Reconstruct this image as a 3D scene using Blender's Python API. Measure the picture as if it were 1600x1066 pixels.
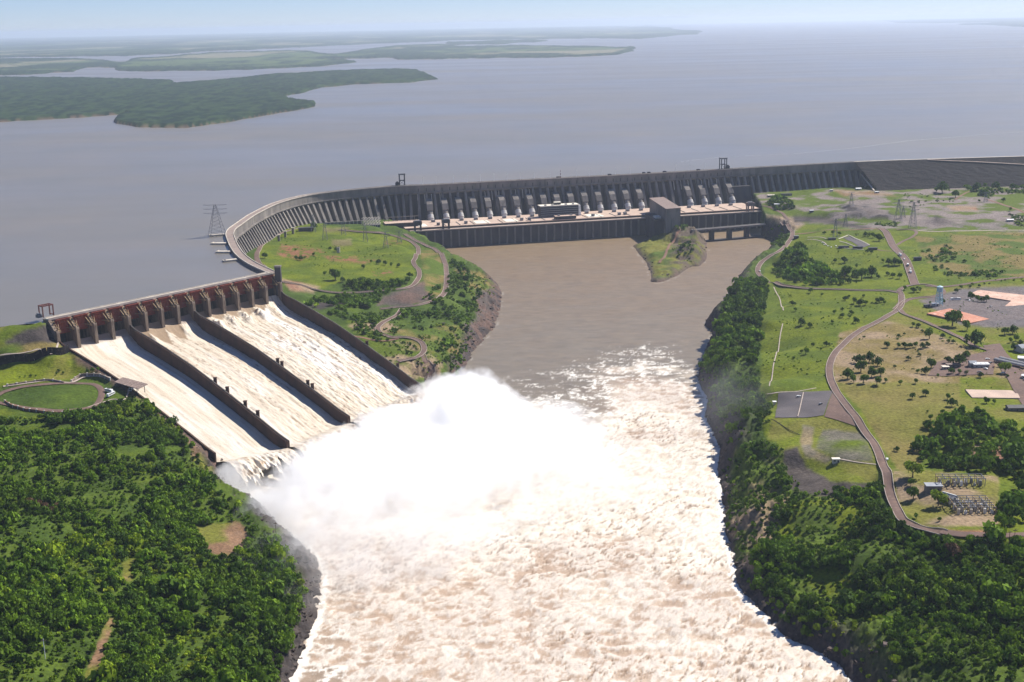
import bpy, math, random
import numpy as np
random.seed(7); RS = np.random.RandomState(11)
R = math.radians
for o in list(bpy.data.objects): bpy.data.objects.remove(o)
SC = bpy.context.scene
COL = SC.collection

# ---------------------------------------------------------------- camera, sky, sun, exposure
F, HC, HY = 2000.0, 340.0, 36.0
ROLL = R(-1.18); T = math.atan((533 - HY) / F)
cam_d = bpy.data.cameras.new('camera'); cam = bpy.data.objects.new('camera', cam_d); COL.objects.link(cam)
cam_d.sensor_fit = 'HORIZONTAL'; cam_d.sensor_width = 36; cam_d.lens = 36 * F / 1600
cam_d.clip_start = 1; cam_d.clip_end = 300000
cam.location = (0, 0, HC)
import mathutils
cam.rotation_euler = (mathutils.Matrix.Rotation(math.pi/2 - T, 3, 'X') @ mathutils.Matrix.Rotation(ROLL, 3, 'Z')).to_euler()
SC.camera = cam

SUN_AZ = R(38); SUN_EL = R(46)
w = bpy.data.worlds.new('World'); SC.world = w; w.use_nodes = True
nt = w.node_tree; bg = nt.nodes['Background']; sky = nt.nodes.new('ShaderNodeTexSky')
sky.sky_type = 'NISHITA'; sky.sun_disc = False; sky.sun_elevation = SUN_EL; sky.sun_rotation = math.pi/2 - SUN_AZ
sky.altitude = 300; sky.air_density = 0.75; sky.dust_density = 0.0; sky.ozone_density = 10.0
tint = nt.nodes.new('ShaderNodeMix'); tint.data_type = 'RGBA'; tint.blend_type = 'MULTIPLY'; tint.inputs[0].default_value = 1; tint.inputs[7].default_value = (1.07, .97, 1.04, 1)
nt.links.new(sky.outputs[0], tint.inputs[6]); nt.links.new(tint.outputs[2], bg.inputs[0]); bg.inputs[1].default_value = 0.075
sun_d = bpy.data.lights.new('sun', 'SUN'); sun = bpy.data.objects.new('sun', sun_d); COL.objects.link(sun)
sun_d.energy = 5.0; sun_d.angle = R(0.5); sun_d.color = (1.0, 0.95, 0.87)
sdir = mathutils.Vector((math.cos(SUN_EL)*math.cos(SUN_AZ), math.cos(SUN_EL)*math.sin(SUN_AZ), math.sin(SUN_EL)))
sun.rotation_euler = sdir.to_track_quat('Z', 'Y').to_euler(); sun.location = (1500, 1000, 1800)

vs = SC.view_settings; vs.view_transform = 'Standard'; vs.look = 'None'; vs.gamma = 1; vs.exposure = 0.6
cy = SC.cycles; cy.use_denoising = True; cy.use_adaptive_sampling = True; cy.adaptive_threshold = 0.02
cy.max_bounces = 22; cy.diffuse_bounces = 2; cy.glossy_bounces = 2; cy.transmission_bounces = 2
cy.volume_bounces = 20; cy.transparent_max_bounces = 8
cy.caustics_reflective = False; cy.caustics_refractive = False

# ---------------------------------------------------------------- photo pixel <-> world
cr, sr, ct, st = math.cos(ROLL), math.sin(ROLL), math.cos(T), math.sin(T)
def U(x, y, z):
    "point at height z seen at photo pixel x, y (arrays welcome)"
    x = np.asarray(x, float); y = np.asarray(y, float); z = np.asarray(z, float)
    dx = (x - 800) / F; dy = (533 - y) / F
    X = dx*cr - dy*sr; Y = dx*sr + dy*cr
    a = X; b = ct + Y*st; c = -st + Y*ct
    k = (z - HC) / c
    return np.stack([a*k, b*k, z + 0*k], -1)
def P(X, Y, Z):
    Z = Z - HC
    v = Y*st + Z*ct; q = Y*ct - Z*st
    u = X/q; v = v/q
    dx = u*cr + v*sr; dy = -u*sr + v*cr
    return 800 + dx*F, 533 - dy*F

# ---------------------------------------------------------------- noise
_LAT = RS.rand(512, 512)
def vnoise(x, y, s=0):
    x = np.asarray(x, float) + 37.13*s + 5000; y = np.asarray(y, float) + 91.7*s + 5000
    i = np.floor(x).astype(int); j = np.floor(y).astype(int); fx = x - i; fy = y - j
    fx = fx*fx*(3-2*fx); fy = fy*fy*(3-2*fy)
    i0 = i % 512; i1 = (i+1) % 512; j0 = j % 512; j1 = (j+1) % 512
    return (_LAT[i0, j0]*(1-fx) + _LAT[i1, j0]*fx)*(1-fy) + (_LAT[i0, j1]*(1-fx) + _LAT[i1, j1]*fx)*fy
def fbm(x, y, s=0, oc=4, g=0.5):
    t = 0; a = 1; n = 0
    for k in range(oc):
        t = t + a*vnoise(x*2**k, y*2**k, s + 3*k); n += a; a *= g
    return t / n           # 0..1
def ss(a, b, x):
    t = np.clip((x - a) / (b - a), 0, 1); return t*t*(3 - 2*t)
def inpoly(x, y, poly):
    poly = np.asarray(poly, float); ins = np.zeros(np.shape(x), bool)
    n = len(poly); j = n - 1
    for i in range(n):
        xi, yi = poly[i][:2]; xj, yj = poly[j][:2]
        if yi != yj:
            ins ^= ((yi > y) != (yj > y)) & (x < (xj - xi)*(y - yi)/(yj - yi) + xi)
        j = i
    return ins
def dline(x, y, pl):
    d = np.full(np.shape(x), 1e9)
    for (ax, ay), (bx, by) in zip(pl[:-1], pl[1:]):
        vx, vy = bx-ax, by-ay; L = vx*vx + vy*vy + 1e-9
        t = np.clip(((x-ax)*vx + (y-ay)*vy)/L, 0, 1)
        d = np.minimum(d, np.hypot(x - ax - t*vx, y - ay - t*vy))
    return d
def sdpoly(x, y, poly):
    p = [tuple(q[:2]) for q in poly]; p.append(p[0])
    d = dline(x, y, p); return np.where(inpoly(x, y, poly), d, -d)   # + inside

# ---------------------------------------------------------------- object helpers
def tag(o, label=None, cat=None, group=None, kind=None):
    if label: o['label'] = label
    if cat: o['category'] = cat
    if group: o['group'] = group
    if kind: o['kind'] = kind
    return o
def empty(name, loc, label, cat, group=None, rz=0):
    o = bpy.data.objects.new(name, None); COL.objects.link(o); o.location = tuple(float(v) for v in loc)
    o.rotation_euler.z = rz; o.empty_display_size = 1
    return tag(o, label, cat, group)
def mesh_np(name, V, Fc, mat, parent=None, col=None, coldom='POINT', smooth=False, extra=None):
    "V (n,3), Fc (m,k) faces"
    V = np.asarray(V, np.float32); Fc = np.asarray(Fc, np.int32)
    me = bpy.data.meshes.new(name); m, k = Fc.shape
    me.vertices.add(len(V)); me.vertices.foreach_set('co', V.ravel())
    me.loops.add(m*k); me.loops.foreach_set('vertex_index', Fc.ravel())
    me.polygons.add(m); me.polygons.foreach_set('loop_start', np.arange(0, m*k, k, dtype=np.int32))
    me.polygons.foreach_set('use_smooth', np.full(m, bool(smooth)))
    me.update(calc_edges=True)
    if col is not None:
        a = me.attributes.new('Col', 'FLOAT_COLOR', coldom)
        c = np.ones((len(col), 4), np.float32); c[:, :3] = col; a.data.foreach_set('color', c.ravel())
    for nm, arr in (extra or {}).items():
        a = me.attributes.new(nm, 'FLOAT', 'POINT'); a.data.foreach_set('value', np.asarray(arr, np.float32))
    if mat: me.materials.append(mat)
    o = bpy.data.objects.new(name, me); COL.objects.link(o)
    if parent: o.parent = parent
    return o
def grid_faces(nr, nc):
    i = np.arange(nr-1)[:, None]*nc + np.arange(nc-1)[None, :]
    return np.stack([i, i+1, i+1+nc, i+nc], -1).reshape(-1, 4)

class MB:
    "collects shapes, links them as one mesh; all coordinates in the local frame of `fr` (origin, x axis angle)"
    def __init__(s, fr=None): s.v = []; s.f = []; s.fr = fr
    def _add(s, vs, fs):
        n = len(s.v); s.v += [tuple(map(float, p)) for p in vs]; s.f += [tuple(n+i for i in f) for f in fs]
    def box(s, x0, x1, y0, y1, z0, z1):
        s._add([(x0,y0,z0),(x1,y0,z0),(x1,y1,z0),(x0,y1,z0),(x0,y0,z1),(x1,y0,z1),(x1,y1,z1),(x0,y1,z1)],
               [(0,3,2,1),(4,5,6,7),(0,1,5,4),(1,2,6,5),(2,3,7,6),(3,0,4,7)]); return s
    def prism(s, prof, a, b, ax='y'):
        "profile of (p, z) extruded from a to b along the other axis; ax='y': p is x, extruded in y"
        n = len(prof)
        if ax == 'y': va = [(p, a, z) for p, z in prof]; vb = [(p, b, z) for p, z in prof]
        else: va = [(a, p, z) for p, z in prof]; vb = [(b, p, z) for p, z in prof]
        fs = [tuple(range(n)), tuple(range(2*n-1, n-1, -1))] + [(i, i+n, (i+1) % n + n, (i+1) % n) for i in range(n)]
        s._add(va + vb, fs); return s
    def poly(s, pts, z0, z1):
        n = len(pts)
        z0s = z0 if hasattr(z0, '__len__') else [z0]*n; z1s = z1 if hasattr(z1, '__len__') else [z1]*n
        va = [(p[0], p[1], z) for p, z in zip(pts, z0s)]; vb = [(p[0], p[1], z) for p, z in zip(pts, z1s)]
        s._add(va + vb, [tuple(range(n-1, -1, -1)), tuple(range(n, 2*n))] + [(i, (i+1) % n, (i+1) % n + n, i+n) for i in range(n)])
        return s
    def bar(s, a, b, w, h=None):
        a = mathutils.Vector(tuple(map(float, a))); b = mathutils.Vector(tuple(map(float, b))); h = h or w; d = (b-a).normalized()
        u = d.cross(mathutils.Vector((0,0,1)))
        u = mathutils.Vector((1,0,0)) if u.length < 1e-3 else u.normalized()
        q = d.cross(u).normalized()
        vs = [p + u*sx*w/2 + q*sy*h/2 for p in (a, b) for sx, sy in ((-1,-1),(1,-1),(1,1),(-1,1))]
        s._add(vs, [(0,1,2,3),(7,6,5,4),(0,4,5,1),(1,5,6,2),(2,6,7,3),(3,7,4,0)]); return s
    def tube(s, pts, rads, n=12, caps=True):
        pts = [mathutils.Vector(tuple(map(float, p))) for p in pts]; rings = []; base = len(s.v); vs = []
        for i, p in enumerate(pts):
            d = (pts[min(i+1, len(pts)-1)] - pts[max(i-1, 0)]).normalized()
            u = d.cross(mathutils.Vector((0,0,1)))
            u = mathutils.Vector((1,0,0)) if u.length < 1e-3 else u.normalized()
            q = d.cross(u)
            for k in range(n):
                a = 2*math.pi*k/n; vs.append(p + (u*math.cos(a) + q*math.sin(a))*rads[i])
        fs = [(i*n+k, i*n+(k+1) % n, (i+1)*n+(k+1) % n, (i+1)*n+k) for i in range(len(pts)-1) for k in range(n)]
        if caps: fs += [tuple(range(n-1, -1, -1)), tuple((len(pts)-1)*n + k for k in range(n))]
        s._add(vs, fs); return s
    def build(s, name, mat, parent=None, smooth=False):
        me = bpy.data.meshes.new(name); me.from_pydata(s.v, [], s.f); me.update()
        me.materials.append(mat)
        if smooth:
            for p in me.polygons: p.use_smooth = True
        o = bpy.data.objects.new(name, me); COL.objects.link(o)
        if parent: o.parent = parent
        return o

# ---------------------------------------------------------------- materials
def N(nt, t, **kw):
    n = nt.nodes.new(t)
    for k, v in kw.items():
        if hasattr(n, k) and k not in n.inputs.keys(): setattr(n, k, v)
        else: n.inputs[k].default_value = v
    return n
def new_mat(name, rough=0.85, spec=0.2):
    m = bpy.data.materials.new(name); m.use_nodes = True; b = m.node_tree.nodes['Principled BSDF']
    b.inputs['Roughness'].default_value = rough; b.inputs['Specular IOR Level'].default_value = spec
    return m, m.node_tree, b
def mixcol(nt, fac, a, b, mode='MIX'):
    n = nt.nodes.new('ShaderNodeMix'); n.data_type = 'RGBA'; n.blend_type = mode
    for sock, v in ((n.inputs[0], fac), (n.inputs[6], a), (n.inputs[7], b)):
        if hasattr(v, 'is_output') or isinstance(v, bpy.types.NodeSocket): nt.links.new(v, sock)
        elif isinstance(v, (int, float)): sock.default_value = v
        else: sock.default_value = (*v, 1)
    return n.outputs[2]
def noise_fac(nt, scale, detail=4, lo=0.35, hi=0.65, stretch=(1,1,1), rough=0.55):
    tc = N(nt, 'ShaderNodeNewGeometry'); mp = nt.nodes.new('ShaderNodeVectorMath'); mp.operation = 'MULTIPLY'
    mp.inputs[1].default_value = stretch; nt.links.new(tc.outputs['Position'], mp.inputs[0])
    n = nt.nodes.new('ShaderNodeTexNoise'); n.inputs['Scale'].default_value = scale; n.inputs['Detail'].default_value = detail
    n.inputs['Roughness'].default_value = rough; nt.links.new(mp.outputs[0], n.inputs['Vector'])
    r = nt.nodes.new('ShaderNodeMapRange'); r.inputs[1].default_value = lo; r.inputs[2].default_value = hi
    nt.links.new(n.outputs[0], r.inputs[0]); return r.outputs[0]
def two(name, a, b, scale=0.1, rough=0.85, spec=0.2, stretch=(1,1,1), lo=0.3, hi=0.7, third=None, tscale=1.0):
    m, nt, bs = new_mat(name, rough, spec)
    c = mixcol(nt, noise_fac(nt, scale, 5, lo, hi, stretch), a, b)
    if third: c = mixcol(nt, noise_fac(nt, tscale, 3, 0.55, 0.7, stretch), c, third)
    nt.links.new(c, bs.inputs['Base Color']); return m
def bump(nt, bs, fac, dist=1.0, strength=0.5):
    b = nt.nodes.new('ShaderNodeBump'); b.inputs['Distance'].default_value = dist; b.inputs['Strength'].default_value = strength
    nt.links.new(fac, b.inputs['Height']); nt.links.new(b.outputs[0], bs.inputs['Normal'])
M = {}
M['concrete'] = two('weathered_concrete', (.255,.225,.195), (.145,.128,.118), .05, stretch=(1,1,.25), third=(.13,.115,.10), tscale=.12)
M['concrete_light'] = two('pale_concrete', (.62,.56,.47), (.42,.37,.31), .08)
M['concrete_dark'] = two('dark_concrete', (.085,.076,.074), (.045,.041,.043), .08, stretch=(1,1,.3))  # dark concrete; on the dam's lower wall it also carries painted shade
M['chute_wall'] = two('stained_chute_wall', (.085,.045,.03), (.045,.026,.02), .08, stretch=(1,1,.5))
M['pier'] = two('spillway_pier_concrete', (.27,.21,.155), (.13,.095,.075), .12, stretch=(1,1,.35), third=(.10,.07,.055), tscale=.2)
M['gate_red'] = two('rust_red_gate_paint', (.34,.085,.055), (.21,.06,.042), .25, stretch=(1,1,.2), rough=.6)
M['beam_tan'] = two('ochre_steel', (.42,.30,.17), (.26,.18,.10), .3)
M['roof_tan'] = two('pinkish_roof_deck', (.56,.42,.33), (.40,.30,.24), .06)
M['cream'] = two('cream_roof_panel', (.80,.75,.62), (.66,.60,.50), .06)
M['sleeve'] = two('painted_sleeve', (.62,.60,.56), (.42,.40,.37), .1)
M['white'] = two('white_paint', (.82,.82,.80), (.68,.68,.66), .2, rough=.5)
M['grey'] = two('grey_metal', (.22,.22,.23), (.15,.15,.16), .3, rough=.6)
M['dark'] = two('dark_steel', (.06,.06,.065), (.035,.035,.04), .4, rough=.6)
M['glass'] = two('window_band_glass', (.03,.04,.06), (.05,.06,.08), .3, rough=.15, spec=.5)
M['asphalt'] = two('worn_asphalt', (.165,.105,.082), (.115,.076,.064), .07, third=(.20,.13,.10), tscale=.3)
M['asphalt_grey'] = two('grey_asphalt', (.115,.10,.10), (.085,.075,.08), .05)
M['kerb'] = two('pale_kerb', (.46,.38,.32), (.30,.25,.21), .3)
M['pink_slab'] = two('pinkish_slab', (.66,.47,.37), (.50,.30,.22), .06, third=(.34,.20,.15), tscale=.2)
M['red_slab'] = two('reddish_slab', (.55,.24,.15), (.42,.19,.13), .06, third=(.62,.42,.33), tscale=.15)
M['rockfill'] = two('dark_basalt_rockfill', (.024,.020,.020), (.012,.011,.013), .12, third=(.055,.045,.042), tscale=.35, spec=.05)
M['roof_brown'] = two('brown_tile_roof', (.26,.19,.16), (.17,.13,.115), .2, third=(.36,.29,.25), tscale=.5)
M['roof_grey'] = two('blue_grey_roof', (.34,.36,.38), (.26,.27,.30), .2)
M['pale_blue'] = two('pale_blue_tank', (.42,.60,.66), (.32,.48,.55), .5, rough=.5)
M['bark'] = two('bark', (.16,.12,.09), (.10,.075,.055), 1.5)
M['soil_red'] = two('red_earth', (.22,.12,.08), (.16,.09,.06), .1)
M['red_paint'] = two('red_paint', (.20,.075,.055), (.14,.06,.05), .5, rough=.5)

def vcol_mat(name, rough=.95, spec=.1, nscale=.35, namp=.25, bdist=0, bscale=.3):
    m, nt, bs = new_mat(name, rough, spec)
    at = N(nt, 'ShaderNodeAttribute', attribute_name='Col')
    f = noise_fac(nt, nscale, 4, .25, .75)
    mr = nt.nodes.new('ShaderNodeMapRange'); mr.inputs[3].default_value = 1-namp; mr.inputs[4].default_value = 1+namp
    nt.links.new(f, mr.inputs[0])
    vm = nt.nodes.new('ShaderNodeVectorMath'); vm.operation = 'SCALE'
    nt.links.new(at.outputs['Color'], vm.inputs[0]); nt.links.new(mr.outputs[0], vm.inputs['Scale'])
    nt.links.new(vm.outputs[0], bs.inputs['Base Color'])
    if bdist: bump(nt, bs, noise_fac(nt, bscale, 5, 0, 1), bdist, .8)
    return m
M['ground'] = vcol_mat('ground_cover', nscale=.33, namp=.42, bdist=1.2, bscale=.25)
M['leaf'] = vcol_mat('foliage', rough=.7, spec=.1, nscale=.6, namp=.25)
_n = M['leaf'].node_tree; _b = _n.nodes['Principled BSDF']; _t = _n.nodes.new('ShaderNodeBsdfTranslucent'); _m = _n.nodes.new('ShaderNodeMixShader'); _m.inputs[0].default_value = .3
_n.links.new(_b.inputs['Base Color'].links[0].from_socket, _t.inputs['Color']); _n.links.new(_b.outputs[0], _m.inputs[1]); _n.links.new(_t.outputs[0], _m.inputs[2]); _n.links.new(_m.outputs[0], _n.nodes['Material Output'].inputs['Surface'])
M['farland'] = vcol_mat('far_forest_and_fields', nscale=.02, namp=.3)
M['chute_foam'] = vcol_mat('chute_water', rough=.5, spec=.25, nscale=.8, namp=.12, bdist=.12, bscale=.5)
M['foam'] = vcol_mat('foaming_water', rough=.45, spec=.3, nscale=.9, namp=.13, bdist=.35, bscale=.6)
# ================================================================ SHORES AND SPILLWAY LINES
ZR = -107.0                         # tailwater level, reservoir level is 0
A0 = np.array([-556., 1508.]); A1 = np.array([-336., 1777.])      # spillway crest line
def px2(pts, z): return [tuple(U(x, y, z)[:2]) for x, y in pts]
TT = np.array([-.04, 0, .025, .05, .08, .117, .16, .2, .3, .47, .62, .84, .93, .97, 1.0])
FZ = np.array([-16,-17, -23, -31,-36, -40, -42.5,-43.5,-46.5,-53,-62,-77,-85,-86,-83.])
WT = np.array([0, .02, .045, .09, .2, .3, .47, .62, .84, .94, 1.0]); WZ = np.array([3, -8, -17.5, -22.5, -26, -30, -38, -48, -64, -72, -75.5])
floor_z = lambda t: np.interp(t, TT, FZ)
wall_z = lambda t: np.interp(t, WT, WZ)
SW = [0, 4/14, 8/14, 1.0]                                # left edge, two dividers, right edge
ENDS = [U(343,722,-83)[:2], U(450,690,-76)[:2], U(545,650,-75)[:2], U(657,598,-72)[:2]]
LT = np.array([0, .2, .31, .48, .65, .79, .89, 1.0])
def side(k, t):
    t = np.asarray(t, float); A = A0 + (A1-A0)*SW[k]
    return A + (ENDS[k]-A)*t[..., None]
def chute(s, t):
    "plan position at cross fraction s, length fraction t"
    s = np.asarray(s, float); t = np.asarray(t, float)
    a = np.stack([np.interp(s, SW, [side(k, np.zeros(1))[0][j] for k in range(4)]) for j in (0, 1)], -1)
    b = np.stack([np.interp(s, SW, [ENDS[k][j] for k in range(4)]) for j in (0, 1)], -1)
    return a + (b-a)*t[..., None]

shW = [(352,728),(358,752),(372,782),(398,798),(425,806),(452,832),(478,852),(497,872),(508,900),(506,930),(502,958),(492,985),(478,1020),(466,1050),(455,1085),(440,1130)]
shC = [(668,608),(705,608),(716,600),(725,585),(734,568),(742,548),(758,532),(775,514),(783,490),(786,458),(779,443),(768,434),(750,424),(722,409),(703,402),(686,395),(668,388),(650,381),(640,375)]
shR = [(1196,372),(1210,376),(1214,387),(1200,397),(1187,411),(1176,419),(1161,428),(1152,436),(1145,446),(1136,462),(1127,472),(1124,483),(1128,496),(1116,497),(1102,500),(1100,510),(1109,516),(1112,524),(1103,541),(1095,564),(1088,590),(1094,606),(1104,622),(1102,640),(1099,652),(1108,668),(1124,700),(1122,718),(1119,735),(1124,760),(1128,790),(1128,820),(1134,850),(1143,880),(1147,905),(1155,925),(1165,940),(1182,955),(1205,978),(1232,1000),(1262,1014),(1290,1028),(1310,1045),(1332,1066),(1350,1085),(1375,1120)]
shI = [(985,384),(992,393),(1001,404),(1010,418),(1013,430),(1013,441),(1028,443),(1042,440),(1062,431),(1076,421),(1084,417),(1097,417),(1104,408),(1108,394),(1107,380),(1100,366),(1086,356),(1062,354),(1040,362),(1020,372),(1000,380)]
W_sh, C_sh, R_sh, I_sh = [px2(s, ZR) for s in (shW, shC, shR, shI)]
polyW = [tuple(A0), tuple(side(0, np.array(.5))), tuple(ENDS[0])] + W_sh + [(-160,400),(-2500,400),(-2500,1700),(-1200,1520)]
polyC = [tuple(A1), tuple(ENDS[3])] + C_sh + [(-222,2600),(-215,2740),(-420,2760),(-470,2560),(-500,2250),(-470,2050),(-400,1880)]
polyR = [(551,2795)] + R_sh + [(300,500),(3500,500),(3500,3200),(900,3060),(560,2960)]
polyI = I_sh
# reservoir edge (crest line of all dams) in plan
crest_px = [(-260,527),(0,504.5),(40,500),(79,498),(426,426),(394,411),(376,398),(367,386),(363,378),(360,370),(359,364),(363,357),(372,350.6),(384,342),(399,332.6),(432.6,316.8),(477.6,305),(534,297.7),(590,292.5),(624,290),(680,287.9),(840,279.6),(1000,271.5),(1160,262.5),(1320,253.6),(1376,251),(1450,248.5),(1600,244),(1760,240)]
crest_w = px2(crest_px, 5)

# plateau heights: photo pixel and height of the ground there
CP = [(0,507,3.6),(40,502.5,3.6),(72,500.5,3.6),(-80,512,3.6),(-200,522,3.6),(20,506,3),(58,503,3),(0,520,-6),(45,515,-7),(80,525,-12),(20,545,-17),(70,547,-19),(105,545,-21),(-60,545,-16),(0,580,-37),(60,578,-37),(110,562,-34),(140,570,-38),(50,592,-41),(100,588,-41),(150,590,-42),(190,600,-43),(215,607,-45),(85,615,-43),(20,620,-43),(100,635,-45),(0,650,-47),(150,640,-47),(200,625,-46),
 (250,640,-52),(270,665,-58),(295,690,-66),(320,715,-74),(330,740,-78),(230,680,-56),(150,690,-53),(60,690,-52),(0,720,-54),(250,740,-64),(310,770,-74),(360,810,-82),(120,780,-62),(0,800,-58),(200,850,-72),(330,850,-80),(420,850,-90),(450,900,-93),(300,950,-84),(400,960,-90),(440,1040,-94),(100,900,-70),(0,900,-64),(0,1066,-68),(150,1066,-76),(300,1066,-86),(-150,800,-50),(-150,1000,-60),(470,960,-96),
 (460,400,-46),(500,372,-47),(480,360,-46),(440,420,-46),(600,385,-50),(640,400,-52),(560,430,-49),(620,430,-51),(480,440,-46),(530,440,-49),(440,445,-36),(455,462,-40),(655,379,-72),(670,387,-76),(655,430,-56),(685,398,-74),(650,377,-70),(640,372,-68),(697,440,-66),(690,470,-67),(640,480,-66),(605,490,-66),(640,455,-58),(600,455,-56),(560,460,-56),(520,470,-56),(490,480,-52),(540,500,-60),(560,520,-64),(600,520,-68),(650,530,-73),(610,550,-72),(650,560,-77),(640,580,-78),(675,585,-82),(700,580,-84),(720,540,-84),(700,500,-76),(740,480,-82),(750,450,-82),(770,480,-90),(700,410,-76),(740,430,-84),(765,500,-90),(700,600,-92),(420,400,-44),(402,395,-40),(400,415,-34),(625,366,-66),(570,355,-48),(410,430,-28),(690,395,-80),
 (1210,330,-62),(1225,345,-70),(1235,365,-72),(1225,385,-74),(1195,415,-80),(1190,435,-82),(1240,400,-66),(1250,440,-64),(1200,450,-72),(1160,450,-92),(1290,375,-60),(1350,380,-57),(1300,430,-60),(1400,390,-56),(1400,455,-57),(1446,456,-56),(1250,480,-60),(1215,500,-62),(1205,560,-60),(1220,600,-58),(1300,500,-58),(1290,560,-57),(1340,520,-56),(1400,500,-55),(1500,480,-54),(1590,500,-52),(1500,540,-53),(1590,580,-50),(1400,600,-54),(1500,640,-51),(1350,640,-55),(1220,650,-60),(1290,630,-57),(1215,690,-66),(1250,700,-62),(1330,700,-58),(1330,745,-60),(1270,745,-64),(1240,740,-76),(1260,770,-80),(1300,775,-76),(1350,770,-72),(1400,740,-54),(1500,760,-51),(1590,700,-49),(1500,820,-52),(1420,810,-57),(1580,830,-52),(1400,850,-70),(1300,850,-82),(1200,850,-92),(1180,780,-90),(1170,720,-82),(1150,740,-94),(1450,900,-70),(1300,950,-92),(1400,1000,-82),(1400,1060,-90),(1500,1000,-74),(1600,1050,-68),(1600,930,-62),(1550,870,-62),(1220,930,-97),(1130,640,-86),(1160,600,-72),(1140,560,-84),(1165,640,-74),(1170,520,-76),(1150,500,-88),(1180,480,-72),(1700,700,-48),(1700,900,-52),(1700,500,-50),
 (1180,303,-52),(1300,297,-50),(1376,299,-50),(1450,293,-50),(1600,285,-50),(1240,320,-54),(1300,330,-52),(1400,330,-50),(1500,330,-50),(1590,340,-50),(1370,357,-54),(1500,370,-52),(1590,400,-50),(1450,400,-54),(1520,430,-54),(1240,345,-66),(1290,345,-66),(1330,360,-58),(1215,312,-54)]
cpw = np.array([U(x, y, z) for x, y, z in CP])
def plateau(X, Y):
    num = np.zeros_like(X); den = np.zeros_like(X)
    for cx, cyy, cz in cpw:
        d2 = (X-cx)**2 + (Y-cyy)**2
        rr = 1/(d2 + 15.0**2)**1.9
        num += rr*cz; den += rr
    return num/den
cliff_edges = [ # px lines of terrace walls, drop on the near side
]
def height_raw(X, Y):
    h = np.full(X.shape, -122.0)
    pl = plateau(X, Y)
    rough = (fbm(X/60, Y/60, 1, 5) - .5)
    for poly, shore, wd, am in ((polyW, W_sh, 34, 7), (polyC, C_sh, 48, 6), (polyR, R_sh, 30, 5)):
        ins = inpoly(X, Y, poly)
        if not ins.any(): continue
        x, y = X[ins], Y[ins]; d = dline(x, y, shore)
        wv = wd*(.7 + .7*fbm(x/45, y/45, 9, 3))
        k = np.sin(np.pi/2*np.clip(d/wv, 0, 1))
        # craggy near the shore
        p = pl[ins] + rough[ins]*am*ss(0, 1, d/120)*0.9
        hh = -110 + (p + 110)*k + (np.abs(2*fbm(x/13, y/13, 5, 5)-1) - .3)*-13*np.exp(-((d-20)/25)**2)
        h[ins] = hh
    for mx, my, a_, s1, s2 in ((1345,333,12,52,30),(1325,322,7,30,20),(1470,346,9,26,20),(1375,338,7,24,16)):
        c = U(mx, my, -50); h = h + a_*np.exp(-((X-c[0])/s1)**2-((Y-c[1])/s2)**2)
    ins = inpoly(X, Y, polyI)
    if ins.any():
        x, y = X[ins], Y[ins]; d = dline(x, y, I_sh + [I_sh[0]])
        pk = U(1068, 352, -73); c2 = U(1085, 385, -84); lo = U(1020, 415, -98); ridge = np.abs(2*fbm(x/34, y/34, 33, 4)-1)
        g = lambda c, s, a: a*np.exp(-((x-c[0])**2 + (y-c[1])**2)/s**2)
        top = -99 + np.maximum(g(pk, 48, 30), g(c2, 42, 22)) + (fbm(x/22, y/22, 3, 4)-.5)*10 - ridge*26*(g(pk, 80, 1)+.05)
        h[ins] = -110 + (top+110)*np.sin(np.pi/2*np.clip(d/26, 0, 1))
    return h
NR, NA = 560, 1150
rr_ = 560*np.exp(np.linspace(0, math.log(3560/560), NR)); aa_ = np.linspace(R(-29), R(29), NA)
RG, AG = np.meshgrid(rr_, aa_, indexing='ij'); GX = RG*np.sin(AG); GY = RG*np.cos(AG)
H = height_raw(GX, GY)
# upstream side: below the reservoir surface
resv = crest_w + [(9000, 3300), (9000, 9000), (-9000, 9000), (-9000, 1500)]
up = inpoly(GX, GY, resv); H = np.where(up, np.minimum(H, -12), H)
# carve the chutes and keep the banks beside them low
for k in range(3):
    q = [tuple(side(k, np.array(0.))), tuple(ENDS[k]), tuple(ENDS[k+1]), tuple(side(k+1, np.array(0.)))]
    ins = inpoly(GX, GY, q)
    dsum = dline(GX[ins], GY[ins], [q[0], q[3]])
    H[ins] = np.minimum(H[ins], floor_z(np.clip(dsum/390, 0, 1)) - 6)
for k, sg in ((0, -1), (3, 1)):
    A = side(k, np.array(0.)); B = ENDS[k]; L = np.hypot(*(B-A)); e = (B-A)/L
    t = ((GX-A[0])*e[0] + (GY-A[1])*e[1])/L; dn = np.abs((GX-A[0])*e[1] - (GY-A[1])*e[0])
    near = (t > -.05) & (t < (.985 if k == 0 else 1.05)) & (dn < 70) & ~up
    lim = wall_z(np.clip(t, 0, 1)) - 1.5 + np.maximum(dn-6, 0)*(.35 if k == 3 else .6)
    H = np.where(near & (H > lim), lim, H)
    if k == 0:   # the left bank comes up to the wall top
        lo_ = wall_z(np.clip(t, 0, 1)) - 2 - 7*ss(.80, .985, t) - np.maximum(dn-4, 0)*.5
        H = np.where(near & inpoly(GX, GY, polyW), np.maximum(H, lo_), H)
def G2(X, Y):
    "ground height at plan position"
    X = np.asarray(X, float); Y = np.asarray(Y, float)
    r = np.hypot(X, Y); a = np.arctan2(X, Y)
    fi = np.clip(np.log(np.maximum(r, 561)/560)/math.log(3560/560)*(NR-1), 0, NR-1.001); fj = np.clip((a-aa_[0])/(aa_[-1]-aa_[0])*(NA-1), 0, NA-1.001)
    i = fi.astype(int); j = fj.astype(int); u = fi-i; v = fj-j
    return (H[i, j]*(1-u) + H[i+1, j]*u)*(1-v) + (H[i, j+1]*(1-u) + H[i+1, j+1]*u)*v
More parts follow.
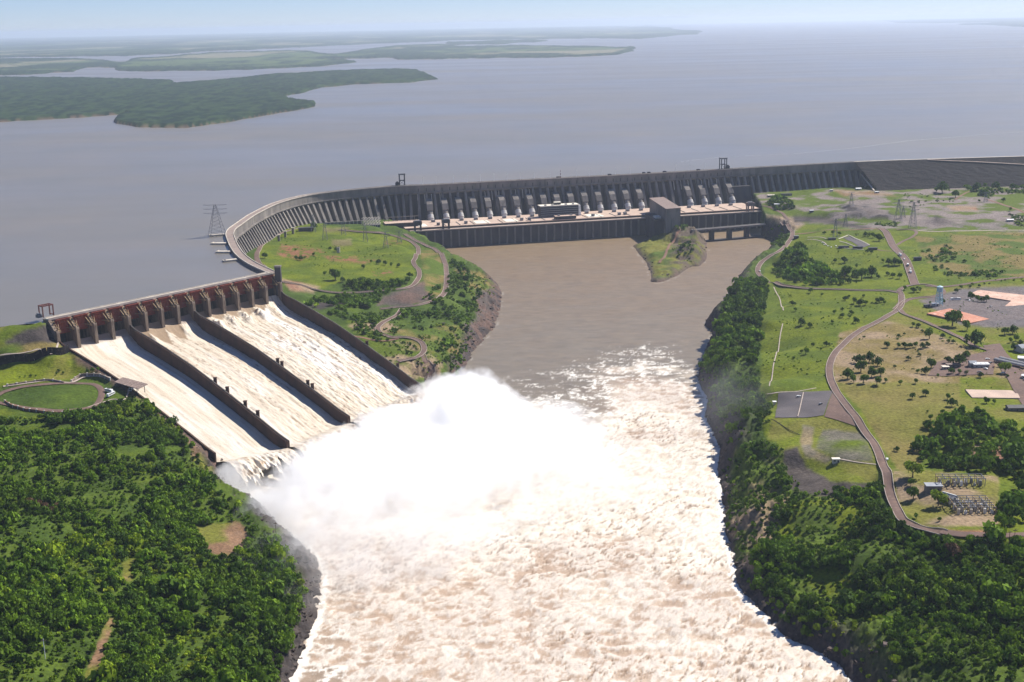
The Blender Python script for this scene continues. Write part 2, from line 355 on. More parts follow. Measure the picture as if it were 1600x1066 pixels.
def G(px, py):
    "ground point seen at photo pixel (first hit from the camera)"
    px = np.atleast_1d(np.asarray(px, float)); py = np.atleast_1d(np.asarray(py, float))
    hit = np.full(px.shape, -110.0); done = np.zeros(px.shape, bool)
    for z in np.arange(6, -112, -.5):
        p = U(px, py, z); g = G2(p[..., 0], p[..., 1]); ok = (g >= z) & ~done & (p[..., 1] > 0)
        hit[ok] = z; done |= ok
    p = U(px, py, hit); p[..., 2] = G2(p[..., 0], p[..., 1]); return p
def G1(px, py): return G([px], [py])[0]

# ---------------------------------------------------------------- land cover
PXG, PYG = P(GX, GY, H)
C = dict(lawn=(.115,.142,.008), lawn2=(.078,.110,.008), dry=(.175,.135,.045), mow=(.15,.145,.028), scrub=(.045,.075,.011), scrub2=(.070,.105,.013), dark=(.025,.045,.012),
         rock=(.085,.07,.062), rockr=(.125,.082,.066), earth=(.24,.13,.085), tan=(.26,.19,.12), gravel=(.20,.165,.15), grey=(.13,.115,.115), red=(.25,.10,.065), black=(.05,.042,.04))
CV = np.zeros(GX.shape + (3,))
n1 = fbm(GX/35, GY/35, 21, 5); n2 = fbm(GX/9, GY/9, 22, 4); n3 = fbm(GX/120, GY/120, 23, 4)
def setc(mask, col): CV[mask] = col
def mix(a, b, f): return np.asarray(a)*(1-f[..., None]) + np.asarray(b)*f[..., None]
base = mix(C['scrub'], C['scrub2'], ss(.35, .65, n1)); CV[:] = base
def zone(poly, ca, cb=None, soft=6, edge=10, f=None, over=None, amt=1.0):
    "paint a patch of ground; ragged edge by noise"
    sd = sdpoly(PXG, PYG, poly) + (n2-.5)*edge
    m = ss(-soft/2, soft/2, sd)*amt
    if over is not None: m = m*over
    c = mix(ca, cb if cb is not None else ca, f if f is not None else ss(.35, .65, n1))
    CV[:] = CV*(1-m[..., None]) + c*m[..., None]
inW, inC_, inR, inI = [inpoly(GX, GY, p) for p in (polyW, polyC, polyR, polyI)]
# right bank: lawns by default
Rl = [(1183,470),(1195,420),(1240,370),(1215,330),(1180,300),(1376,297),(1650,280),(1650,1080),(1500,845),(1440,838),(1400,790),(1370,755),(1250,745),(1200,690),(1185,640),(1190,560)]
zone(Rl, C['lawn'], C['lawn2'], edge=6, over=inR)
zone([(1180,298),(1376,296),(1600,282),(1640,300),(1640,360),(1370,360),(1240,345),(1190,330)], C['lawn2'], C['gravel'], f=ss(.42,.6,n1), over=inR)
zone([(1430,370),(1600,362),(1640,430),(1540,438),(1480,430),(1440,400)], C['scrub2'], C['dry'], f=ss(.4,.62,n1), edge=12, over=inR)
zone([(1313,520),(1390,500),(1430,505),(1480,530),(1560,560),(1640,575),(1640,620),(1520,600),(1420,600),(1360,605),(1305,600),(1300,570)], C['dry'], C['tan'], f=ss(.3,.75,n1), edge=8, over=inR)
zone([(1305,600),(1420,598),(1500,600),(1510,640),(1450,700),(1420,760),(1380,700),(1345,640)], C['mow'], C['dry'], f=ss(.35,.7,n3), edge=8, over=inR)
zone([(1500,590),(1600,590),(1640,700),(1580,660),(1500,640)], C['lawn'], C['mow'], edge=6, over=inR)
zone([(1395,735),(1440,735),(1560,745),(1560,822),(1440,822),(1405,790)], C['tan'], C['mow'], f=ss(.35,.65,n1), edge=6, over=inR)
zone([(1440,827),(1500,829),(1570,828),(1572,838),(1450,836)], C['earth'], C['red'], over=inR, edge=3)
zone([(1205,655),(1260,640),(1350,672),(1368,720),(1372,752),(1285,760),(1240,722),(1200,688)], C['mow'], C['lawn'], f=ss(.3,.7,n1), over=inR, edge=5)
zone([(1285,672),(1350,676),(1365,722),(1320,722),(1275,700)], C['grey'], C['lawn2'], f=ss(.3,.8,n1), over=inR, edge=6, amt=.75)
zone([(1255,665),(1272,668),(1268,700),(1300,716),(1290,724),(1258,712),(1250,690)], C['grey'], C['tan'], over=inR, edge=3, amt=.8)
zone([(1380,500),(1440,450),(1500,448),(1640,440),(1640,540),(1500,535),(1470,520)], C['lawn'], C['mow'], over=inR, edge=5)
zone([(1435,470),(1500,452),(1640,445),(1640,512),(1540,512),(1500,506)], C['asphalt'] if 'asphalt' in C else (.15,.125,.12), C['grey'], f=ss(.4,.6,n1), over=inR, edge=4)
zone([(1310,320),(1350,318),(1398,336),(1395,343),(1330,340)], C['black'], C['grey'], over=inR, edge=5, f=ss(.5,.8,n2))
zone([(1448,345),(1462,337),(1494,348),(1470,352)], C['black'], C['grey'], over=inR, edge=4, f=ss(.5,.8,n2))
zone([(1480,322),(1525,322),(1527,329),(1490,329)], C['red'], C['tan'], over=inR, edge=4)
zone([(1300,296),(1380,300),(1400,306),(1320,306)], C['earth'], C['tan'], over=inR, edge=5, amt=.8)
zone([(1195,335),(1240,340),(1258,350),(1240,362),(1215,348)], C['tan'], C['gravel'], over=inR, edge=3)
zone([(1290,330),(1350,312),(1410,318),(1460,342),(1600,350),(1600,362),(1450,358),(1300,350)], C['grey'], C['gravel'], over=inR*(n1 > .42), edge=8, amt=.7)
zone([(1500,700),(1560,690),(1570,720),(1530,722)], C['tan'], C['earth'], over=inR, edge=6)
zone([(1240,338),(1280,338),(1360,355),(1358,360),(1280,348),(1240,348)], C['black'], C['rock'], over=inR, edge=3)
zone([(1165,700),(1212,692),(1228,770),(1205,860),(1168,905),(1146,860),(1140,790)], C['mow'], C['scrub2'], f=ss(.35,.6,n1), over=inR, edge=16)
zone([(1225,905),(1300,885),(1345,902),(1300,945),(1240,940)], C['lawn'], C['scrub2'], over=inR, edge=12)
zone([(1205,800),(1290,772),(1370,790),(1350,835),(1290,862),(1235,862)], C['lawn'], C['scrub2'], over=inR, edge=18)
# cliff on the right bank
shd = np.minimum(dline(GX, GY, R_sh), 1e4)
m = inR & (shd < 60); CV[m] = mix(mix(C['rock'], C['black'], ss(.4,.6,n2)), CV, ss(10, 34, shd + (n1-.5)*30))[m]
zone([(1225,705),(1245,700),(1260,730),(1300,752),(1365,757),(1360,772),(1290,778),(1235,765),(1222,730)], C['black'], C['rock'], over=inR, edge=6)
zone([(1150,705),(1210,690),(1240,770),(1180,900),(1150,880),(1135,800)], C['tan'], C['scrub2'], f=ss(.3,.52,n1), over=inR, edge=16, amt=.9)
zone([(1100,496),(1130,494),(1132,520),(1105,518)], C['rockr'], C['rock'], over=inR, edge=4)
# island
m = inI; di = dline(GX, GY, I_sh + [I_sh[0]])
CV[m] = mix(mix(C['scrub2'], C['mow'], ss(.35,.6,n1)), mix(C['rock'], C['rockr'], n2), np.maximum(1-ss(5,16,di+(n1-.5)*12), ss(.40,.52,fbm(GX/18,GY/18,31,4))*.9*ss(1035,1060,PXG)))[m]
# centre peninsula
zone([(440,350),(500,350),(560,360),(640,372),(652,395),(648,430),(590,445),(540,438),(500,452),(455,450),(425,425),(405,412),(400,395)], C['lawn'], C['lawn2'], over=inC_, edge=7)
for q in ([(440,380),(500,388),(510,395),(470,408),(430,400)], [(500,398),(545,399),(600,407),(570,413),(515,408)], [(580,424),(612,422),(615,429),(585,432)], [(600,375),(625,374),(628,381),(600,384)]):
    zone(q, C['red'], C['lawn2'], f=ss(.42,.55,n2), over=inC_, edge=10, amt=.85)
for q in ([(505,357),(545,356),(545,362),(508,363)], [(518,375),(548,374),(550,384),(520,385)]):
    zone(q, C['rockr'], C['tan'], over=inC_, edge=4, amt=.6)
zone([(439,436),(455,438),(500,448),(490,458),(455,455)], C['tan'], C['earth'], over=inC_, edge=4)
zone([(600,462),(650,445),(680,430),(690,450),(680,468),(630,480),(590,476)], C['rock'], C['rockr'], over=inC_, edge=8)
zone([(655,375),(690,398),(697,430),(690,470),(665,455),(660,420)], C['scrub2'], C['dry'], over=inC_, edge=6)
zone([(540,500),(600,500),(655,530),(690,560),(690,590),(640,595),(600,560),(560,525)], C['lawn2'], C['tan'], f=ss(.45,.65,n1), over=inC_, edge=9)
zone([(710,420),(760,430),(780,450),(780,490),(760,500),(735,460)], C['dry'], C['scrub2'], over=inC_, edge=9)
zone([(742,455),(785,450),(790,500),(760,535),(735,590),(712,600),(722,545),(700,520),(745,500)], C['rockr'], C['rock'], f=ss(.4,.6,n2), over=inC_, edge=14)
zone([(478,478),(520,468),(560,462),(562,470),(500,484)], C['black'], C['rock'], over=inC_, edge=4)
zone([(600,520),(640,512),(720,510),(740,540),(700,560)], C['scrub2'], C['dry'], over=inC_, edge=9)
shdC = dline(GX, GY, C_sh); m = inC_ & (shdC < 30); CV[m] = mix(mix(C['rockr'], C['black'], ss(.35,.65,n2)), CV, ss(8, 26, shdC + (n1-.5)*20))[m]
# west bank
zone([(-60,500),(60,498),(90,515),(60,535),(-60,548)], C['lawn2'], C['mow'], over=inW, edge=5)
zone([(8,536),(30,519),(78,504),(112,545),(95,548),(40,540)], C['black'], C['rock'], over=inW, edge=5)
zone([(-40,548),(60,536),(108,535),(112,546),(40,553),(-40,560)], C['dry'], C['scrub2'], over=inW, edge=5)
zone([(-40,574),(30,566),(110,552),(135,552),(160,565),(195,590),(180,597),(130,590),(60,600),(-40,605)], C['lawn'], C['mow'], f=ss(.4,.7,n1), over=inW, edge=4)
zone([(118,556),(140,562),(150,574),(120,572)], C['tan'], C['earth'], over=inW, edge=8, amt=.6)
zone([(-40,634),(50,646),(120,648),(150,640),(180,632),(235,612),(245,625),(150,655),(50,658),(-40,650)], C['lawn'], C['scrub2'], over=inW, edge=6)
for q in ([(0,668),(90,665),(180,662),(200,668),(90,674),(0,676)], [(170,706),(290,697),(300,704),(180,714)], [(180,745),(290,742),(292,750),(185,756)], [(200,870),(225,885),(215,930),(200,910)], [(255,870),(275,880),(270,960),(258,940)], [(380,840),(470,880),(478,960),(455,1000),(460,930),(430,890)]):
    zone(q, C['scrub2'], C['lawn2'], over=inW, edge=8, amt=.7)
for q in ([(305,820),(375,815),(395,845),(350,872),(322,862)], [(130,1066),(150,1010),(170,965),(180,968),(162,1020),(155,1066)], [(190,880),(212,870),(206,905),(195,905)], [(290,660),(330,700),(340,745),(300,720)]):
    zone(q, C['earth'], C['mow'], f=ss(.4,.6,n1), over=inW, edge=9, amt=.8)
shdW = dline(GX, GY, W_sh); m = inW & (shdW < 60); CV[m] = mix(mix(C['black'], np.array(C['rock'])*.8, ss(.45,.65,n2)), CV, ss(18, 34, shdW + (n1-.5)*30))[m]
e0 = (np.array(ENDS[0])-A0)/np.hypot(*(np.array(ENDS[0])-A0)); dW = np.abs((GX-A0[0])*e0[1]-(GY-A0[1])*e0[0])
m = inW & (dW < 14) & (PYG > 560); CV[m] = mix(C['rockr'], CV, ss(4, 12, dW + (n1-.5)*12))[m]
CV *= (.70 + .36*n2 + .24*fbm(GX/4, GY/4, 25, 3))[..., None]
ground = mesh_np('ground', np.stack([GX, GY, H], -1).reshape(-1, 3), grid_faces(NR, NA), M['ground'], col=CV.reshape(-1, 3), smooth=True)
tag(ground, kind='structure')

# ================================================================ WATER
def water_mat(name, base, rough, bscale, bdist, stretch=(1,1,1), base2=None, spec=.5):
    m, nt, bs = new_mat(name, rough, spec)
    c = mixcol(nt, noise_fac(nt, .004, 4, .3, .7), base, base2 or base); nt.links.new(c, bs.inputs['Base Color'])
    bump(nt, bs, noise_fac(nt, bscale, 6, 0, 1, stretch), bdist, .6)
    rg = nt.nodes.new('ShaderNodeMapRange'); rg.inputs[3].default_value = rough*.88; rg.inputs[4].default_value = rough*1.25
    nt.links.new(noise_fac(nt, .0016, 5, .35, .65, (.35,1,1)), rg.inputs[0]); nt.links.new(rg.outputs[0], bs.inputs['Roughness']); return m
M['reservoir'] = water_mat('silty_reservoir_water', (.188,.163,.128), .34, .06, .4, base2=(.160,.148,.124), stretch=(1,.6,1), spec=.4)
rv = [(x, y) for x, y in crest_w]
rv = [(-6000, rv[0][1]-2500*0+60)] + rv + [(6000, 3260)]
b = MB(); n = len(rv)
# near part (to y = 5000) as one polygon, the rest out to the horizon
pts = [(x, y, 0) for x, y in rv] + [(6000, 5000, 0), (-6000, 5000, 0)]
b._add(pts, [tuple(range(len(pts)))])
b._add([(-6000,5000,0),(6000,5000,0),(90000,60000,0),(90000,95000,0),(-90000,95000,0),(-90000,60000,0)], [(0,1,2,3,4,5)])
tag(b.build('reservoir_water', M['reservoir']), kind='structure')

# river: fan mesh with real waves where the water is wild
NR2, NA2 = 620, 900
r2 = 560*np.exp(np.linspace(0, math.log(2900/560), NR2)); a2 = np.linspace(R(-20), R(20), NA2)
RG2, AG2 = np.meshgrid(r2, a2, indexing='ij'); WX = RG2*np.sin(AG2); WY = RG2*np.cos(AG2)
wpx, wpy = P(WX, WY, np.full(WX.shape, ZR))
foam_poly = [(640,600),(760,610),(870,585),(905,560),(945,548),(1010,543),(1055,548),(1085,565),(1115,600),(1150,700),(1200,900),(1400,1100),(1400,1300),(380,1300),(300,760)]
sd = sdpoly(wpx, wpy, foam_poly) + (fbm(WX/30, WY/30, 41, 4)-.5)*70
foam = ss(-14, 75, sd)
foam = np.where(wpy > 640, np.maximum(foam, ss(-10, 25, sd)), foam)
calm = sdpoly(wpx, wpy, [(835,592),(900,580),(960,600),(960,650),(900,680),(850,640)]); foam *= 1 - .55*ss(-25, 25, calm)
foam *= 1 - .45*ss(0, 1, 1 - np.hypot((wpx-520)/170, (wpy-1040)/110))*ss(.3,.6,fbm(WX/25,WY/25,43,4))
wx_ = WX + 10*(fbm(WX/25, WY/25, 401)-.5); wy_ = WY + 10*(fbm(WX/25, WY/25, 402)-.5)
rip = 1 - np.abs(2*fbm((wx_*.8-wy_*.6)/4.5, (wx_*.6+wy_*.8)/9, 44, 4) - 1)*2.6          # fine foam web
rip2 = 1 - np.abs(2*fbm(wx_/22, wy_/13, 45, 5) - 1)*3.0
big = fbm(WX/95, WY/80, 49, 4)
dR, dW_, dC = dline(WX, WY, R_sh), dline(WX, WY, W_sh), np.minimum(dline(WX, WY, C_sh), dline(WX, WY, I_sh))
bank = np.exp(-np.minimum(np.minimum(dR, dW_), 1e3)/4)*(wpy > 600)
bankC = np.exp(-np.minimum(dC, dR)/1.2)*(wpy <= 640)*(vnoise(WX/14, WY/14, 77) > .66)
web = np.clip(ss(.30, .85, rip*.55 + rip2*.55 + foam*.75 - .45), 0, 1)*ss(0, .22, foam)
brown = np.array([.20,.140,.080]); greyb = np.array([.185,.152,.108]); cream = np.array([.66,.57,.445]); pale = np.array([.42,.305,.215]); wht = np.array([.80,.75,.66])
up_ = np.clip(ss(590, 370, wpy) + (fbm(WX/60, WY/30, 57, 3)-.5)*.5, 0, 1)
wc = mix(greyb, brown, up_)*(1 + .5*(fbm(WX/16, WY/5, 58, 4)-.5))[..., None]
body = mix(pale, cream, ss(.36, .66, big + .18*(fbm(WX/12, WY/9, 56, 4)-.5) + .16*ss(640, 700, wpy)*ss(880, 780, wpy) - .10*ss(860, 1000, wpy)))
wc = mix(wc, body, ss(.25, .95, foam)); wc = mix(wc, wht, web*(.55 + .45*ss(1.0, .5, foam)))
wc = mix(wc, wht, ss(.35, .7, bank + (vnoise(WX/4, WY/4, 55)-.5)*.5)); wc = mix(wc, wht, bankC*.25)
ux, uy = wx_*.80 - wy_*.60, wx_*.60 + wy_*.80
fl = fbm(ux/2.3, uy/6.0, 46, 3); where = ss(.42, .66, fbm(WX/70, WY/60, 59, 3))
hol = ss(.66, .72, fl)*ss(.6, 1, foam)*where
wc = mix(wc, (.19,.125,.08), hol*.9); wc = mix(wc, (.36,.26,.175), ss(.54, .64, fl)*ss(.5, 1, foam)*.4)
wz = ZR + foam*(2.4*(fbm(WX/32, WY/26, 60, 3)-.5) + 1.5*(rip2-.3)*.5 + .9*(fbm(wx_/4.5, wy_/3.5, 51, 3)-.5) - .7*hol) + .7*(fbm(WX/12, WY/5, 52, 4)-.5)
river = mesh_np('river_water', np.stack([WX, WY, wz], -1).reshape(-1, 3), grid_faces(NR2, NA2), M['foam'], col=wc.reshape(-1, 3), smooth=True)
tag(river, kind='structure')

# ---------------------------------------------------------------- far shores across the reservoir
NR3, NA3 = 430, 1000
r3 = 3900*np.exp(np.linspace(0, math.log(88000/3900), NR3)); a3 = np.linspace(R(-30), R(30), NA3)
RG3, AG3 = np.meshgrid(r3, a3, indexing='ij'); FX = RG3*np.sin(AG3); FY = RG3*np.cos(AG3)
fx, fy = P(FX, FY, np.zeros(FX.shape))
far = {
 'A': [(-400,125),(-60,121),(120,123),(180,124),(272,127),(268,131),(330,128),(420,118),(520,112),(600,109),(655,110),(684,124),(640,129),(560,132),(500,137),(470,146),(446,150),(452,156),(494,161),(494,167),(430,178),(350,192),(290,200),(215,199),(180,193),(178,184),(200,178),(120,184),(0,191),(-400,200)],
 'B': [(-400,96),(-60,93),(120,92),(190,98),(205,93),(330,84),(480,80),(520,86),(560,80),(620,72),(690,70),(720,74),(820,72),(990,75),(988,80),(960,86),(900,89),(780,91),(700,92),(620,94),(612,91),(510,92),(560,97),(511,103),(420,108),(300,111),(220,112),(186,111),(178,106),(135,106),(114,112),(60,116),(0,118),(-400,124)],
 'B2': [(705,78),(760,74),(800,74),(800,72),(705,74)],
 'C': [(-500,60),(0,58),(400,50),(640,44),(800,38),(900,40),(1050,43),(1050,46),(1098,49),(1095,53),(1050,56),(1000,61),(930,60),(800,62),(700,64),(560,70),(460,74),(300,82),(200,88),(-20,90),(-500,92)],
 'C2': [(700,67),(800,63),(860,64),(790,69),(705,71)],
 'D': [(1230,32),(1400,29),(1600,24),(1900,20),(1900,36),(1700,40),(1600,42),(1545,39),(1500,38),(1560,35),(1440,36),(1400,36),(1380,33)],
 'E': [(-900,56),(0,54),(400,47),(800,39),(1000,36),(1020,39),(800,45),(400,53),(0,60),(-900,70)]}
FHm = np.full(FX.shape, -1e9)
ft = (fbm(fx/26, fy/3.2, 61, 4)-.5)
for k, pg in far.items():
    s_ = sdpoly(fx, fy*6, [(x, y*6) for x, y in pg]) + ft*(16 if k != 'A' else 8)
    if k == 'B2' or k == 'C2': pass
    FHm = np.maximum(FHm, s_)
land = ss(-1.5, 1.5, FHm)
can = fbm(FX/38, FY/38, 62, 4)
fld = ss(.47, .56, fbm(FX/900, FY/1500, 63, 4)) * (fy < 112)
fld = np.maximum(fld, inpoly(fx, fy, [(170,98),(330,86),(480,82),(540,88),(440,100),(330,106),(200,106)])*ss(.3,.5,can))
fld *= ss(6, 16, FHm)
FHt = -4 + ss(-1.5, 4, FHm)*(15 + 10*(can-.3) - 9*fld) 
FHt += land*ss(4500, 30000, RG3)*25*fbm(FX/4000, FY/4000, 64, 3)
fc = mix((.006,.020,.010), (.026,.050,.018), ss(.38,.62,fbm(FX/26, FY/90, 67, 4))); fc = mix(fc, (.085,.12,.04), fld*.85*ss(.3,.6,fbm(FX/200, FY/500, 68, 4)))
fc = mix(fc, (.17,.16,.10), fld*ss(.55,.62,fbm(FX/1400, FY/2500, 66, 2)))
fc = mix((.16,.11,.08), fc, ss(-1.4, -.4, FHm))
farl = mesh_np('far_land', np.stack([FX, FY, FHt], -1).reshape(-1, 3), grid_faces(NR3, NA3), M['farland'], col=fc.reshape(-1, 3), smooth=True)
tag(farl, kind='structure')
# ================================================================ CONCRETE DAM
def wbuild(b, name, mat, parent=None, smooth=False):
    "links b with its world coordinates turned into the parent's frame (parents are not rotated)"
    if parent is not None:
        L = parent.location
        par = parent
        while par.parent: par = par.parent; L = L + par.location
        b.v = [(x-L[0], y-L[1], z-L[2]) for x, y, z in b.v]
    return b.build(name, mat, parent, smooth)
def catmull(pts, step):
    pts = [np.array(p, float) for p in pts]; pts = [2*pts[0]-pts[1]] + pts + [2*pts[-1]-pts[-2]]; out = []
    for i in range(1, len(pts)-2):
        a, b_, c, d = pts[i-1:i+3]
        for t in np.linspace(0, 1, 24, endpoint=False):
            out.append(.5*((2*b_) + (c-a)*t + (2*a-5*b_+4*c-d)*t*t + (3*b_-a-3*c+d)*t**3))
    out.append(pts[-2]); out = np.array(out); s = np.r_[0, np.cumsum(np.hypot(*np.diff(out, axis=0).T))]
    n = max(2, int(round(s[-1]/step))+1); q = np.linspace(0, s[-1], n)
    return np.stack([np.interp(q, s, out[:, j]) for j in (0, 1)], -1)
DP = catmull(crest_w[4:26], 17.0)                       # stations of the dam axis, 17 m apart
nD = len(DP)
tan_ = np.gradient(DP, axis=0); tan_ /= np.hypot(*tan_.T)[:, None]
nor_ = np.stack([tan_[:, 1], -tan_[:, 0]], -1)          # downstream side
DPX, DPY = P(DP[:, 0], DP[:, 1], np.full(nD, 5.))
def DW(i, u, z, dl=0):
    "world point at station i, u metres downstream, z; dl metres along the axis"
    p = DP[i] + nor_[i]*u + tan_[i]*dl; return (p[0], p[1], z)
# foot level of the buttresses along the axis (by station x on the photo and arc position)
i_start = int(np.argmin(np.hypot(DPX-370, DPY-390)))
footz = np.zeros(nD)
for i in range(nD):
    g = max(G2(*(DP[i] + nor_[i]*o)) for o in (35, 45))
    footz[i] = g
footz = np.where((DPX > 600) & (DPX < 1165) & (np.arange(nD) > i_start+10), -78, np.minimum(footz, -28))
footz = np.convolve(np.pad(footz, 2, mode='edge'), np.ones(5)/5, 'valid')
print('dam stations', nD, 'start', i_start)
M['crest'] = two('crest_paving', (.30,.235,.20), (.22,.175,.15), .08)
dam = empty('buttress_dam', (DP[nD//2][0], DP[nD//2][1], -100), 'long curved concrete buttress dam between the brown reservoir and the river', 'dam')
def sweep(b, prof_fn, i0, i1):
    "closed profile (u,z) swept along the axis"
    base = len(b.v); k = None
    for i in range(i0, i1+1):
        pr = prof_fn(i); k = len(pr); b.v += [DW(i, u, z) for u, z in pr]
    n = i1-i0
    for r in range(n):
        for j in range(k):
            b.f.append((base+r*k+j, base+r*k+(j+1) % k, base+(r+1)*k+(j+1) % k, base+(r+1)*k+j))
    b.f.append(tuple(base+j for j in range(k-1, -1, -1))); b.f.append(tuple(base+n*k+j for j in range(k)))
# upstream wall with the solid head block above the buttresses
b = MB(); sweep(b, lambda i: [(-6.5,3.4),(6,3.4),(6,-13),(2,-16),(-6.5,-16)], 0, nD-1)
wbuild(b, 'head_wall', M['concrete'], dam)
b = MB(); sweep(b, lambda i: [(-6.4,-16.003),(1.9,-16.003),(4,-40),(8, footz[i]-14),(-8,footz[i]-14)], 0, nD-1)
wbuild(b, 'lower_wall', M['concrete_dark'], dam)  # dark tone paints in the shade of the voids between the buttresses
b = MB(); sweep(b, lambda i: [(-7,3.4),(7,3.4),(7,4.4),(-7,4.4)], 0, nD-1); crest = wbuild(b, 'crest_road', M['crest'], dam)
b = MB(); sweep(b, lambda i: [(-7,4.4),(-6,4.4),(-6,5.6),(-7,5.6)], 0, nD-1); sweep(b, lambda i: [(6.0,4.4),(7,4.4),(7,5.5),(6.0,5.5)], 0, nD-1); wbuild(b, 'parapet', M['concrete_light'], crest)
b = MB(); sweep(b, lambda i: [(6,-10.5),(9,-10.5),(9,-12.4),(6,-12.4)], i_start, nD-1); wbuild(b, 'walkway_ledge', M['concrete'], dam)
# buttresses
cnt = 0
for i in range(i_start+1, nD-1):
    z1 = footz[i]-6; hgt = -13 - z1
    b = MB(); th = 7.0
    prof = [(0, -13), (7, -13), (9.5, -17), (9.5 + .52*(-17-z1), z1), (0, z1)]
    n = len(prof)
    va = [DW(i, u, z, -th/2 + (1.2 if z > -18 else 0)) for u, z in prof]; vb = [DW(i, u, z, th/2 - (1.2 if z > -18 else 0)) for u, z in prof]
    b._add(va+vb, [tuple(range(n)), tuple(range(2*n-1, n-1, -1))] + [(k, k+n, (k+1) % n + n, (k+1) % n) for k in range(n)])
    cnt += 1
    wbuild(b, 'buttress', M['concrete'], dam)
print('buttresses', cnt)
# the white stair down the far end
b = MB(); b.bar(U(1345,272,-24)+np.array([0,-2,0]), U(1366,298,-49), 3.2, 1.2); wbuild(b, 'stairway', M['concrete_light'], dam)
# penstocks
def station_at(px):
    k = i_start+8+int(np.argmin(np.abs(DPX[i_start+8:]-px))); return k
pen_x = [668,690.3,712.3,734.5,757,779,801,822.5,843.5,864.5,886,907.5,929,950.5,971.5,992.5,1067.5,1089.5,1111,1132.5]
pens_mid = []
for px in pen_x:
    k = station_at(px); f = (px-DPX[k])/(DPX[min(k+1,nD-1)]-DPX[k])*17.0
    up_b = MB(); up_b.tube([DW(k,5,-36,f), DW(k,16,-37.5,f), DW(k,26,-43,f), DW(k,34,-53,f), DW(k,40,-59,f)], [5.6]*5, 14)
    c = DW(k, 18, -32, f)
    pr = [(6,-25.0),(16,-25.5),(29,-34),(36.5,-46),(32,-49),(24,-41),(14,-33),(6,-32)]
    n = len(pr); va = [DW(k,u,z,f-6.4) for u,z in pr]; vb = [DW(k,u,z,f+6.4) for u,z in pr]
    cb = MB(); cb._add(va+vb, [tuple(range(n)), tuple(range(2*n-1,n-1,-1))] + [(j, j+n, (j+1)%n+n, (j+1)%n) for j in range(n)])
    o = wbuild(up_b, 'penstock', M['concrete'], dam); wbuild(cb, 'penstock_cover', M['concrete'], o)
    lb = MB(); lb.tube([DW(k,38,-56.5,f), DW(k,41.6,-61.5,f), DW(k,41.7,-61.7,f), DW(k,42,-63,f), DW(k,42.1,-63.1,f), DW(k,46,-80,f)], [6.3,6.4,7.1,7.1,6.4,6.4], 16)
    wbuild(lb, 'penstock_sleeve', M['sleeve'], o)
    pens_mid.append(DW(k, 46, -72, f))
# end block beside the last penstock
k = station_at(1150); b = MB()
pr = [(3,-33),(30,-33),(44,-85),(3,-85)]; va = [DW(k-1,u,z,-8) for u,z in pr]; vb = [DW(k+1,u,z,4) for u,z in pr]
b._add(va+vb, [(0,1,2,3),(7,6,5,4)] + [(j,j+4,(j+1)%4+4,(j+1)%4) for j in range(4)])
wbuild(b, 'end_block', M['concrete_dark'], dam)
# small conduits on the face under the crest
for px in (652,663,674,683,757,768,779,801,812,823,1051,1062,1073,1094,1105,1117):
    k = station_at(px); b = MB(); f = (px-DPX[k])/8.3*17
    b.tube([DW(k,7,-15,f),DW(k,11,-16,f),DW(k,12,-20,f),DW(k,16,-34,f)], [.7]*4, 6); b.box(0,0,0,0,0,0) if False else None
    wbuild(b, 'vent_pipe', M['concrete_light'], dam)
# intake hoist wells in the wall
b = MB()
for i in range(station_at(655), station_at(1150)):
    b.bar(DW(i,6.2,-2,0), DW(i,6.2,-9,0), 1.6, .8)
wbuild(b, 'pilaster_row', M['concrete_dark'], dam)

# short intake piers standing upstream of the left end of the arc
for n_, (px, py, L_) in enumerate([(350,365,26),(349,379,26),(352,392,24),(361,405,22)]):
    p = U(px, py, 3); q = DP[int(np.argmin(np.hypot(DP[:,0]-p[0], DP[:,1]-p[1])))]
    dv = np.array([p[0]-q[0], p[1]-q[1]]); dv /= np.hypot(*dv); q = q + dv*9
    e = empty('intake_pier', (q[0]+dv[0]*L_/2, q[1]+dv[1]*L_/2, -20), ['concrete intake pier under the lattice pylon, farthest of the four by the arc','second farthest concrete intake pier off the left end of the arc','third concrete intake pier, between two others off the arc','nearest concrete intake pier, at the bend toward the spillway'][n_], 'intake pier', 'intake piers standing in the reservoir')
    b = MB(); a = (q[0], q[1], 1.5); c = (q[0]+dv[0]*L_, q[1]+dv[1]*L_, 1.5); b.bar(a, c, 9, 2.2); wbuild(b, 'deck', M['concrete_light'], e)
    b = MB(); b.bar((q[0]+dv[0]*5,q[1]+dv[1]*5,-9.8),(c[0]-dv[0]*1,c[1]-dv[1]*1,-9.8), 7, 20); wbuild(b, 'pier_wall', M['concrete'], e)
    b = MB(); b.bar((c[0]-dv[0]*3-dv[1]*4,c[1]-dv[1]*3+dv[0]*4,3.2),(c[0]-dv[0]*3+dv[1]*4,c[1]-dv[1]*3-dv[0]*4,3.2), .4, 1.2); wbuild(b, 'railing', M['concrete_light'], e)

